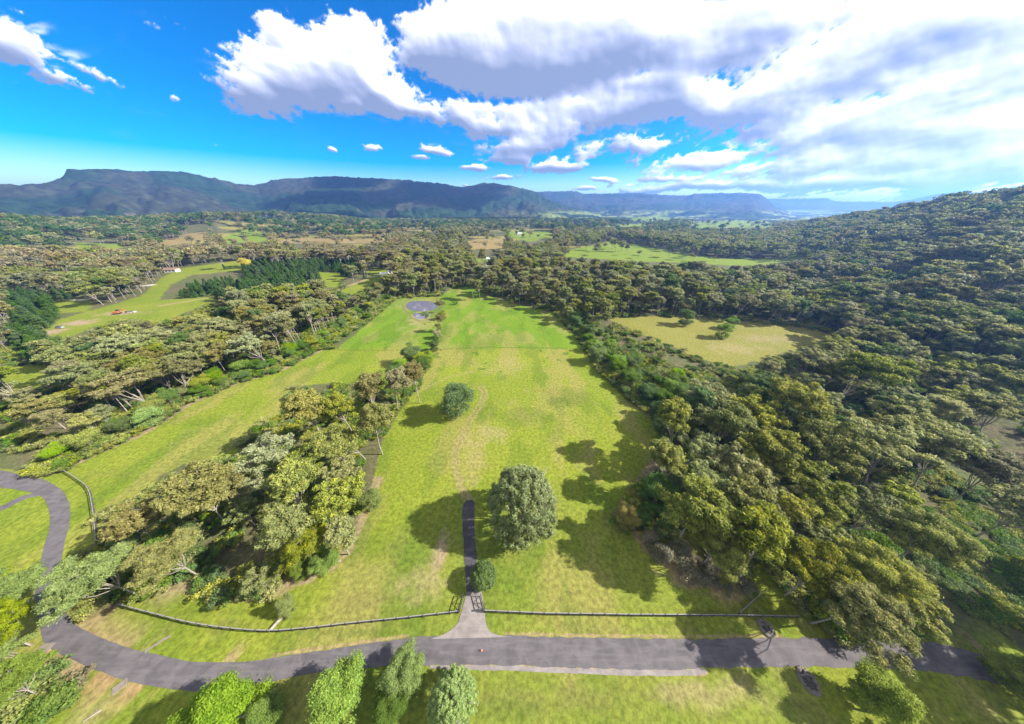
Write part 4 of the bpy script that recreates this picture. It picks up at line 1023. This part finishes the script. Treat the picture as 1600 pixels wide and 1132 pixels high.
typ[(edge < 7) & (A[:, 4] < 0.75)] = 'dense'
# choice of leaf colour by wood and by chance
nz = fbm(A[:, 0]/45, A[:, 1]/45, 3, 101); rn = A[:, 5]
mat = np.full(n, 'olive', object)
mid = (rr_ > 230)
mat[mid] = np.where(rn[mid] < 0.45, 'brown', np.where(rn[mid] < 0.75, 'olive', 'grey'))
lf = (px < 620) & (rr_ > 80)
mat[lf] = np.where(rn[lf] < 0.40, 'brown', np.where(rn[lf] < 0.72, 'olive', np.where(rn[lf] < 0.93, 'grey', 'dark')))
upl = (px < 640) & (py < 425); mat[upl] = np.where(rn[upl] < 0.6, 'mauve', np.where(rn[upl] < 0.85, 'brown', 'olive'))
rt = (px > 1000) & (py > 520); mat[rt] = np.where(rn[rt] < 0.40, 'olive', np.where(rn[rt] < 0.68, 'yellow', np.where(rn[rt] < 0.86, 'grey', 'dark')))
rh = (px > 1000) & (py <= 520); mat[rh] = np.where(rn[rh] < 0.45, 'olive', np.where(rn[rh] < 0.72, 'grey', np.where(rn[rh] < 0.88, 'brown', 'dark')))
fr = (rr_ > 1000) & (px < 1150); mat[fr] = np.where(rn[fr] < 0.62, 'dark', np.where(rn[fr] < 0.85, 'grey', 'brown'))
kd = np.where(A[:, 4] < 0.42, 'dome', np.where(A[:, 4] < 0.72, 'tall', 'open')).astype(object)
tallz = (px > 380) & (px < 1100) & (py < 520) & (py > 400); kd[tallz & (A[:, 4] > 0.25)] = 'tall'
kd[typ == 'pine'] = 'pine'; mat[typ == 'pine'] = 'pine'
kd[typ == 'dense'] = 'dense'; mat[typ == 'dense'] = np.where(rn[typ == 'dense'] < 0.72, 'dark', 'bright')
S = A[:, 3].copy(); S[typ == 'pine'] *= 0.86; S[typ == 'dense'] *= 0.62

inframe = (px > -5) & (px < 1605) & (py < 1130)
size = S/np.sqrt(rr_**2+H**2)
def pick(t, nmax):
    idx = np.where((typ == t) & inframe)[0]; idx = idx[np.argsort(-size[idx])]; return idx[:nmax]
n_hand = sum(1 for o in bpy.data.objects if o.name.startswith('eucalyptus_tree'))
sel = {'euc': pick('euc', 290-n_hand), 'pine': pick('pine', 290), 'dense': pick('dense', 120)}
ORD = ['first', 'second', 'third', 'fourth', 'fifth', 'sixth', 'seventh', 'eighth', 'ninth', 'tenth', 'eleventh', 'twelfth', 'thirteenth', 'fourteenth', 'fifteenth', 'sixteenth', 'seventeenth', 'eighteenth', 'nineteenth', 'twentieth']
def ordw(i): return ORD[i] if i < 20 else f'{i+1}th'
LOOK = {'olive': 'olive', 'brown': 'brownish', 'grey': 'grey-green', 'yellow': 'yellow-tipped', 'dark': 'dark green', 'mauve': 'mauve-brown', 'pine': 'dark', 'bright': 'bright green'}
SHAPE = {'dome': 'domed', 'tall': 'tall', 'open': 'open-crowned', 'dense': 'bushy', 'pine': 'conical'}
def wood(i):
    x_, y_ = px[i], py[i]
    if typ[i] == 'pine': return ('golf course pine stand', 'pine plantation left of the lawn')[int(x_ > 200)]
    if x_ > 1000 and y_ > 540: return 'wood right of the lawn'
    if x_ > 860: return 'forest behind the dry paddock'
    if x_ > 620: return 'woods behind the lawn'
    if y_ < 470: return 'woods behind the golf course'
    return 'wood left of the lawn'
names = {'euc': 'eucalyptus_tree', 'pine': 'pine_tree', 'dense': 'broadleaf_tree'}
words_ = {'euc': 'gum', 'pine': 'pine', 'dense': 'tree'}
rowsz = 14
for t, idx in sel.items():
    byw = {}
    for i in idx: byw.setdefault(wood(i), []).append(i)
    for w, L in byw.items():
        L.sort(key=lambda i: -py[i])
        for q in range(0, len(L), rowsz):
            row = sorted(L[q:q+rowsz], key=lambda i: px[i])
            for j, i in enumerate(row):
                lab = f"{SHAPE[kd[i]]} {LOOK[mat[i]]} {words_[t]} in {w}, {ordw(q//rowsz)} row, {ordw(j)} from left"
                tree(names[t], kd[i], A[i, 0], A[i, 1], S[i], mat[i], lab, 'tree', w, sz=0.82+0.22*A[i, 5])
used = np.zeros(n, bool)
for idx in sel.values(): used[idx] = True

# ---- every further tree: one object of kind stuff
def stuff(name, pts, protos, label, cat):
    """protos: list of objects; pts: array x,y,z,scale,rot,index"""
    pc = bpy.data.collections.new(name+'_kinds')
    for k, o in enumerate(protos): o.name = f'{name}_kind_{k:02d}'; pc.objects.link(o)
    me = bpy.data.meshes.new(name); me.vertices.add(len(pts)); me.vertices.foreach_set('co', pts[:, :3].astype(np.float32).ravel())
    for nm, col, ty in (('sc', 3, 'FLOAT'), ('rot', 4, 'FLOAT'), ('idx', 5, 'INT')):
        at = me.attributes.new(nm, ty, 'POINT'); at.data.foreach_set('value', pts[:, col].astype(np.float32 if ty == 'FLOAT' else np.int32))
    o = bpy.data.objects.new(name, me); COL.objects.link(o)
    ng = bpy.data.node_groups.new(name+'_nodes', 'GeometryNodeTree')
    ng.interface.new_socket('Geometry', in_out='INPUT', socket_type='NodeSocketGeometry'); ng.interface.new_socket('Geometry', in_out='OUTPUT', socket_type='NodeSocketGeometry')
    N = ng.nodes.new; L = ng.links.new
    gi, go = N('NodeGroupInput'), N('NodeGroupOutput')
    ci = N('GeometryNodeCollectionInfo'); ci.inputs['Collection'].default_value = pc; ci.inputs['Separate Children'].default_value = True; ci.inputs['Reset Children'].default_value = True
    ip = N('GeometryNodeInstanceOnPoints'); ip.inputs['Pick Instance'].default_value = True
    def na(nm, ty):
        q = N('GeometryNodeInputNamedAttribute'); q.data_type = ty; q.inputs['Name'].default_value = nm; return q.outputs['Attribute']
    cx = N('ShaderNodeCombineXYZ'); L(na('rot', 'FLOAT'), cx.inputs[2])
    L(gi.outputs[0], ip.inputs['Points']); L(ci.outputs[0], ip.inputs['Instance']); L(na('idx', 'INT'), ip.inputs['Instance Index'])
    L(cx.outputs[0], ip.inputs['Rotation']); L(na('sc', 'FLOAT'), ip.inputs['Scale']); L(ip.outputs[0], go.inputs[0])
    md = o.modifiers.new('scatter', 'NODES'); md.node_group = ng
    return tag(o, label, cat, kind='stuff')
rest = np.where(~used)[0]
protos = []; pidx = {}
rlod = np.where(rr_ < 260, 0, np.where(rr_ < 620, 1, 2))
g5 = np.random.default_rng(5)
ix = np.zeros(n, int)
for i in rest:
    v = int(A[i, 4]*97) % 2; key = (kd[i], int(rlod[i]), mat[i], v)
    if key not in pidx:
        pidx[key] = len(protos)
        protos.append(joined('p', kd[i], {'dome': 1, 'tall': 4, 'open': 6, 'dense': 8, 'pine': 12}[kd[i]]+v, int(rlod[i]), mat[i], kd[i] in ('dense', 'pine')))
    ix[i] = pidx[key]
pts = np.c_[A[rest, 0], A[rest, 1], A[rest, 2], S[rest], g5.random(len(rest))*6.28, ix[rest]]
stuff('forest', pts, protos, 'dense eucalypt forest filling the valley and the hills behind the lawns', 'forest')
print('trees total', n, 'stuff', len(rest), 'protos', len(protos), {k: len(v) for k, v in sel.items()})

# ---- undergrowth: shrubs and ferns on the forest floor and the wood edges
def undergrowth():
    g = np.random.default_rng(77)
    X = g.uniform(-330, 330, 60000); Y = g.uniform(-5, 330, 60000)
    Z = height(X, Y, False)
    px, py, dep = PR(X, Y, Z+0.8)
    ok = (dep > 1) & (px > -60) & (px < 1660) & (py < 1140)
    ok &= ~is_open(px, py)
    eg = np.minimum(dist_line(GP([(100, 725), (215, 672), (300, 622), (365, 592), (440, 570), (500, 540), (560, 505), (606, 472)]), X, Y), dist_line(GP([(885, 490), (925, 550), (950, 575), (1000, 615), (1050, 665)]), X, Y))
    keep = (g.random(60000) < np.where(np.hypot(X, Y) < 160, 0.9, 0.35)) | (eg < 9)
    ok &= keep & ((fbm(X/12, Y/12, 3, 88) > 0.42) | (eg < 9))
    brm = in_poly([(1010, 830), (1060, 850), (1150, 900), (1220, 930), (1200, 960), (1120, 935), (1040, 885), (1000, 850)], px, py)
    fern = in_poly([(1400, 800), (1500, 770), (1640, 840), (1640, 960), (1600, 1000), (1480, 930), (1440, 880)], px, py)
    sp_ = dist_line(GP([(1130, 962), (1152, 961), (1192, 925)]), X, Y) > 2.6; ok &= sp_; brm &= sp_
    lowleft = in_poly([(-50, 1060), (60, 1060), (110, 1100), (60, 1140), (-50, 1140)], px, py) & (g.random(60000) < 0.8)
    X2 = np.r_[X[ok]]; idx = np.where(brm, 2, np.where(fern, 3, (g.random(60000)*2).astype(int)))[ok]
    P = np.c_[X, Y, Z, 0.5+0.8*g.random(60000), g.random(60000)*6.28, np.where(brm, 2, np.where(fern, 3+(g.random(60000) < 0.3), (g.random(60000)*2).astype(int)))]
    P = np.vstack([P[ok | brm & keep | fern & keep & (g.random(60000) < 0.9), :], P[lowleft][:, :] * np.array([1, 1, 1, 1.2, 1, 1])])
    pr = [joined('u0', 'shrub', 16, 0, 'dark'), joined('u1', 'shrub', 17, 0, 'olive'), joined('u2', 'shrub', 18, 0, 'bramble'), joined('u3', 'fern', 19, 0, 'dark'), joined('u4', 'fern', 20, 0, 'olive')]
    stuff('undergrowth', P, pr, 'low shrubs, brambles and ferns under the trees', 'undergrowth')
undergrowth()
# shrub line hugging the wood edge left of the lush lawn, and hedge shrubs
gs = random.Random(31)
edge_pts = [(372, 592), (395, 585), (418, 578), (440, 570), (460, 562), (480, 552), (497, 543), (512, 532), (528, 522), (543, 514), (556, 504), (568, 496), (580, 488), (592, 478), (602, 470)]
for j, (a, b) in enumerate(edge_pts):
    x, y = G(a-4, b-2)
    tree('shrub', 'shrub', x, y, 1.5+0.9*gs.random(), 'silver' if j > 4 and j % 3 else 'bright', f"{'silvery' if j > 4 and j % 3 else 'green'} shrub on the left wood edge, {ordw(j)} of the line climbing to the pond", 'shrub', 'shrubs along the left wood edge', rr=gs)
for j, (a, b, s, mt_, lb) in enumerate([(88, 1052, 1.1, 'dark', 'dark low shrub on bare orange ground near the road'), (122, 1076, 1.0, 'bramble', 'brown low shrub right of the dark one on bare ground'), (1128, 872, 1.6, 'dark', 'green shrub among the brambles at the front of the right wood'), (712, 476, 1.2, 'dark', 'low bush right of the farm pond')]):
    x, y = G(a, b); tree('shrub', 'shrub', x, y, s, mt_, lb, 'shrub', rr=gs)

# ------------------------------------------------------------------ fences and gates
def wood_mat(name, c1, c2):
    m, nt = newmat(name); p = nt.nodes.new('ShaderNodeTexCoord').outputs['Object']
    n = noisen(nt, p, 1.7, 6, 0.7); n2 = noisen(nt, p, 14, 4, 0.6)
    c = mixn(nt, n, c1, c2); c = mixn(nt, mathn(nt, 'MULTIPLY', n2, 0.45), c, tuple(v*0.4 for v in c1))
    outn(nt, principled(nt, c, 0.85, 0.2, bumpn(nt, n2, 0.3, 0.02))); return m
RAIL = wood_mat('weathered_rail', (0.16, 0.15, 0.135), (0.34, 0.32, 0.29)); POST = wood_mat('dark_post', (0.05, 0.047, 0.045), (0.12, 0.11, 0.10))
CONC = wood_mat('concrete', (0.16, 0.135, 0.11), (0.27, 0.23, 0.19)); BLACK = wood_mat('black_timber', (0.025, 0.026, 0.03), (0.06, 0.06, 0.065))
def fence(pts, label, step=2.7, smooth=True, ht=1.25):
    P = np.array(GP(pts)); d = np.r_[0, np.cumsum(np.hypot(*np.diff(P, axis=0).T))]
    Q = resample(P, max(2, int(d[-1]/step)+1)) if smooth else np.c_[np.interp(np.linspace(0, d[-1], int(d[-1]/step)+1), d, P[:, 0]), np.interp(np.linspace(0, d[-1], int(d[-1]/step)+1), d, P[:, 1])]
    o = Q[0]; e = empty('fence', (o[0], o[1], 0)); Q = Q-o
    g = random.Random(len(label))
    first = None
    for q in Q:
        if first is None:
            mb = MB(); mb.beam((0, 0, -0.3), (0, 0, ht+0.12), 0.17, 0.17); first = mb.obj('post', [POST], e); p = first
        else:
            p = first.copy(); COL.objects.link(p); p.parent = e
        p.location = (q[0], q[1], 0); p.rotation_euler = (g.gauss(0, .01), g.gauss(0, .01), g.random()*0.2)
    for k, zz in enumerate((0.42, 0.80, ht)):
        mb = MB()
        for a, b in zip(Q[:-1], Q[1:]):
            w = 0.17 if k == 2 else 0.06; hgt = 0.09 if k == 2 else 0.15
            mb.beam((a[0], a[1], zz+g.gauss(0, .012)), (b[0], b[1], zz+g.gauss(0, .012)), w, hgt)
        mb.obj('rail', [RAIL if k == 2 else POST], e)
    return tag(e, label, 'fence', 'post and rail fences')
fence([(190, 947), (240, 960), (300, 975), (360, 984), (420, 988), (470, 985), (560, 975), (640, 967), (717, 958)], 'long curving rail fence from the road corner to the left gate')
fence([(757, 957), (850, 961), (980, 963), (1150, 964), (1245, 966)], 'straight rail fence running right from the gate beside the road', smooth=False)
fence([(1152, 961), (1192, 925)], 'short rail fence spur climbing towards the right wood', smooth=False)
fence([(98, 735), (122, 750), (140, 764), (147, 785), (152, 820), (155, 850)], 'bent rail fence across the left lawn near the road bend')
def gate(a, b, label, mirror=1):
    a = np.array(G(*a)); b = np.array(G(*b)); L = float(np.hypot(*(b-a))); rz = math.atan2(b[1]-a[1], b[0]-a[0])
    e = empty('gate', (a[0], a[1], 0), rz)
    mb = MB(); mb.beam((0, 0, -0.3), (0, 0, 2.1), 0.26, 0.26); mb.obj('gate_post', [BLACK], e)
    mb = MB()
    mb.beam((0.15, 0, 0.3), (L, 0, 0.3), 0.07, 0.14); mb.beam((0.15, 0, 1.65), (L, 0, 1.65), 0.12, 0.14); mb.beam((0.15, 0, 0.95), (L, 0, 0.95), 0.06, 0.11)
    for x in (0.2, L/2, L-0.05): mb.beam((x, 0, 0.3), (x, 0, 1.65), 0.12, 0.08)
    mb.obj('gate_frame', [BLACK], e)
    mb = MB(); mb.beam((0.2, 0.01, 0.3), (L/2, 0.01, 1.6), 0.05, 0.10); mb.beam((L/2, 0.01, 1.6), (L, 0.01, 0.3), 0.05, 0.10); mb.obj('brace', [BLACK], e)
    return tag(e, label, 'gate', 'driveway gates')
gate((718, 956), (725, 932), 'left leaf of the open black driveway gates')
gate((757, 955), (751, 932), 'right leaf of the open black driveway gates')

# ------------------------------------------------------------------ small things
def rock_blob(mb, c, s, g, k=1):
    import bmesh
    bm = bmesh.new(); bmesh.ops.create_icosphere(bm, subdivisions=2, radius=1)
    b = len(mb.V)
    for v in bm.verts:
        f = 1+g.gauss(0, .11); mb.V.append((c[0]+v.co.x*s[0]*f, c[1]+v.co.y*s[1]*f, c[2]+v.co.z*s[2]*f))
    for f in bm.faces: mb.F.append(tuple(b+v.index for v in f.verts))
    bm.free()
STONE = wood_mat('stone', (0.11, 0.095, 0.08), (0.24, 0.205, 0.175))
def culvert(px, py, w, label, seed):
    x, y = G(px, py); g = random.Random(seed); e = empty('culvert', (x, y, 0))
    mb = MB(); mb.tube([(0, w*0.55, 0.10), (0, -w*0.1, 0.05)], [0.42, 0.42], 14); mb.obj('drain_pipe', [POST], e)
    mb = MB()
    mb.beam((-w*0.6, w*0.35, 0.18), (w*0.6, w*0.35, 0.18), 0.3, 0.55); mb.obj('headwall', [STONE], e)
    for k in range(26):
        t = k/26*6.28; mb = MB(); rr0 = w*(0.75+0.2*g.random()); sz = 0.28+0.22*g.random()
        rock_blob(mb, (math.cos(t)*rr0*0.8, math.sin(t)*rr0*0.95, 0.12), (sz, sz*0.8, sz*0.6), g); mb.obj('stone', [STONE], e)
    mb = MB()
    n_ = 20; mb.V = [(0, 0, 0.035)]+[(math.cos(6.28*i/n_)*w*0.55, math.sin(6.28*i/n_)*w*0.72, 0.03) for i in range(n_)]; mb.F = [(0, 1+i, 1+(i+1) % n_) for i in range(n_)]
    mb.obj('pit_floor', [POST], e)
    tag(e, label, 'culvert')
culvert(1263, 1064, 1.9, 'stone-lined drain pit just below the road at the right', 1)
culvert(1197, 982, 1.6, 'stone-edged drain between the fence corner and the road', 2)
def headwork(px, py, rz, label):
    x, y = G(px, py); e = empty('drain', (x, y, 0), rz)
    mb = MB(); mb.box((0, 0, 0.06), (1.3, 1.8, 0.12)); mb.obj('slab', [CONC], e)
    mb = MB(); mb.box((-0.55, 0, 0.2), (0.16, 1.8, 0.16)); mb.box((0.55, 0, 0.2), (0.16, 1.8, 0.16)); mb.box((0, 0.82, 0.2), (0.938, 0.16, 0.16)); mb.obj('kerb_wall', [CONC], e)
    tag(e, label, 'drain')
headwork(188, 1073, -0.7, 'concrete drain box below the road bend at lower left')
def slab(px, py, size, rz, label, mat=CONC, cat='slab', name='concrete_slab'):
    x, y = G(px, py); g = random.Random(int(px)); mb = MB()
    for k in range(5):
        t = (k-2)/5; mb.box((t*size[0]*0.99, g.gauss(0, .05), 0.10), (size[0]/5.05, size[1]*(0.75+0.3*g.random()), 0.12+0.05*g.random()), rz=g.gauss(0, .03))
    o = mb.obj(name, [mat]); o.location = (x, y, 0); o.rotation_euler[2] = rz; tag(o, label, cat); return o
slab(247, 1006, (3.6, 0.5), 0.75, 'narrow broken concrete gutter slab in the grass above the road bend')
slab(70, 1014, (2.4, 1.8), 0.2, 'pale concrete slab on bare ground under the left gums')
slab(735, 929, (0.5, 0.3), 0.0, 'small concrete block at the driveway edge by the gate')
def log(px, py, L, r_, rz, label):
    x, y = G(px, py); mb = MB(); mb.tube([(-L/2, 0, r_*0.8), (0, 0.06*L*0.3, r_), (L/2, 0, r_*0.7)], [r_, r_*1.05, r_*0.75], 9)
    mb.tube([(L*0.1, 0, r_), (L*0.25, 0.5, r_*1.6)], [r_*0.35, r_*0.2], 6)
    o = mb.obj('log', [BARK]); o.location = (x, y, 0); o.rotation_euler[2] = rz; tag(o, label, 'log')
log(434, 974, 3.2, 0.32, 1.1, 'grey log lying against the fence bend below the pale tree')
log(145, 1119, 2.0, 0.13, 0.7, 'thin brown fallen branch on the grass at lower left')
log(527, 878, 1.8, 0.18, 0.1, 'pale log lying on the lawn beside the middle belt')
def marker():
    x, y = G(751, 1017); e = empty('road_marker', (x, y, 0.1), 0.0)
    mb = MB(); mb.box((0.28, 0, 0.05), (0.28, 0.26, 0.1)); m, nt = newmat('orange_plastic'); outn(nt, principled(nt, mixn(nt, noisen(nt, posn(nt), 9), (0.75, 0.16, 0.06), (0.9, 0.3, 0.15)), 0.5)); mb.obj('marker_head', [m], e)
    mb = MB(); mb.box((-0.1, 0, 0.04), (0.47, 0.2, 0.08)); mb.obj('marker_base', [BLACK], e)
    tag(e, 'tiny orange and black marker lying on the road below the driveway', 'marker')
marker()
# distant buildings and machines
def paint(name, c):
    m, nt = newmat(name); n = noisen(nt, posn(nt), 0.8, 5, 0.7); outn(nt, principled(nt, mixn(nt, n, tuple(v*0.8 for v in c), c), 0.6, 0.3)); return m
WHITE = paint('white_wall', (0.75, 0.74, 0.70)); ROOFG = paint('grey_roof', (0.45, 0.47, 0.50)); ROOFR = paint('brown_roof', (0.28, 0.16, 0.11)); DARKG = paint('dark_glass', (0.04, 0.05, 0.06)); ORG = paint('orange_paint', (0.42, 0.13, 0.04)); GREYP = paint('grey_paint', (0.3, 0.32, 0.35))
def house(px, py, w, d, h, rz, wall, roof, label, cat='house', name='farm_house'):
    x, y = G(px, py); z = float(height(np.array([x]), np.array([y]), False)[0]); e = empty(name, (x, y, z), rz)
    mb = MB(); mb.box((0, 0, h/2-0.2), (w, d, h+0.4)); mb.obj('wall', [wall], e)
    mb = MB(); o = 0.5; rh = d*0.28
    mb.V = [(-w/2-o, -d/2-o, h), (w/2+o, -d/2-o, h), (w/2+o, d/2+o, h), (-w/2-o, d/2+o, h), (-w/2-o, 0, h+rh), (w/2+o, 0, h+rh)]
    mb.F = [(0, 1, 5, 4), (2, 3, 4, 5), (1, 2, 5), (3, 0, 4), (3, 2, 1, 0)]; mb.obj('roof', [roof], e)
    for k in range(3):
        mb = MB(); mb.box(((k-1)*w*0.3, -d/2-0.03, h*0.5), (w*0.14, 0.08, h*0.4)); mb.obj('window', [DARKG], e)
    mb = MB(); mb.box((w*0.43, -d/2-0.03, h*0.36), (1.0, 0.08, h*0.7)); mb.obj('door', [GREYP], e)
    tag(e, label, cat)
house(770, 408, 22, 9, 3.6, 0.1, WHITE, ROOFG, 'long white shed in the small clearing beyond the lawn', 'shed', 'farm_shed')
house(614, 427, 14, 9, 3.5, 0.5, WHITE, ROOFG, 'grey roofed house among trees above the farm pond')
house(601, 432, 9, 7, 3.2, 0.3, WHITE, WHITE, 'small pale cottage left of the grey roofed house')
house(812, 368, 20, 12, 4, 0.2, WHITE, ROOFG, 'white farm house on the far tan paddock')
house(270, 425, 14, 8, 3.5, 0.2, WHITE, ROOFR, 'brown roofed club house at the edge of the golf course')
def digger(px, py):
    x, y = G(px, py); z = float(height(np.array([x]), np.array([y]), False)[0]); e = empty('excavator', (x, y, z), 0.4)
    mb = MB(); mb.box((0, 1.1, 0.5), (4.2, 0.6, 1.0)); mb.box((0, -1.1, 0.5), (4.2, 0.6, 1.0)); mb.obj('track', [BLACK], e)
    mb = MB(); mb.box((-0.3, 0, 1.7), (3.6, 2.5, 1.3)); mb.obj('body', [ORG], e); mb = MB(); mb.box((0.7, 0.7, 3.0), (1.5, 1.1, 1.3)); mb.obj('cab', [DARKG], e)
    mb = MB(); mb.beam((1.5, -0.3, 2.0), (4.4, -0.3, 4.6), 0.4, 0.6); mb.beam((4.4, -0.3, 4.6), (6.2, -0.3, 1.8), 0.3, 0.5); mb.obj('arm', [ORG], e); mb = MB(); mb.box((6.1, -0.3, 1.2), (1.0, 1.2, 1.0)); mb.obj('bucket', [BLACK], e)
    tag(e, 'orange excavator working on the bare strip of the golf course', 'excavator')
digger(184, 491)
def car(px, py, mat, rz, label):
    x, y = G(px, py); z = float(height(np.array([x]), np.array([y]), False)[0]); e = empty('parked_car', (x, y, z), rz)
    mb = MB(); mb.V = [(-2.3, -.9, .35), (2.3, -.9, .35), (2.3, .9, .35), (-2.3, .9, .35), (-2.25, -.88, .95), (2.2, -.88, .9), (2.2, .88, .9), (-2.25, .88, .95)]
    mb.F = [(3, 2, 1, 0), (4, 5, 6, 7), (0, 1, 5, 4), (1, 2, 6, 5), (2, 3, 7, 6), (3, 0, 4, 7)]; mb.obj('body', [mat], e)
    mb = MB(); mb.V = [(-1.9, -.8, .95), (1.2, -.8, .92), (1.2, .8, .92), (-1.9, .8, .95), (-1.5, -.65, 1.5), (.5, -.65, 1.5), (.5, .65, 1.5), (-1.5, .65, 1.5)]
    mb.F = [(4, 5, 6, 7), (0, 1, 5, 4), (1, 2, 6, 5), (2, 3, 7, 6), (3, 0, 4, 7)]; mb.obj('cabin', [DARKG], e)
    for sx in (-1.4, 1.4):
        for sy in (-.85, .85):
            mb = MB(); mb.tube([(sx, sy-.1, .34), (sx, sy+.1, .34)], [.34, .34], 12); mb.obj('wheel', [BLACK], e)
    tag(e, label, 'car')
car(94, 513, GREYP, 0.1, 'dark grey car on the bare ground of the golf course')
car(207, 489, WHITE, 0.3, 'white vehicle right of the orange excavator')

# ------------------------------------------------------------------ haze
def haze():
    mb = MB(); top = max(ZMAX+15, H+40); mb.box((0, 0, (top+ZMIN-1)/2), (24000, 24000, top-ZMIN+1)); print('haze', ZMIN, ZMAX); m, nt = newmat('haze_air')
    v = nt.nodes.new('ShaderNodeVolumePrincipled'); v.inputs['Color'].default_value = (0.20, 0.43, 1.0, 1); v.inputs['Density'].default_value = HAZE; v.inputs['Anisotropy'].default_value = 0.5
    v.inputs['Absorption Color'].default_value = (0, 0, 0, 1)
    o = nt.nodes.new('ShaderNodeOutputMaterial'); nt.links.new(v.outputs[0], o.inputs['Volume'])
    b = mb.obj('haze', [m]); tag(b, 'thin blue air haze over the whole valley', 'haze', kind='stuff')
HAZE = 0.00013
haze()
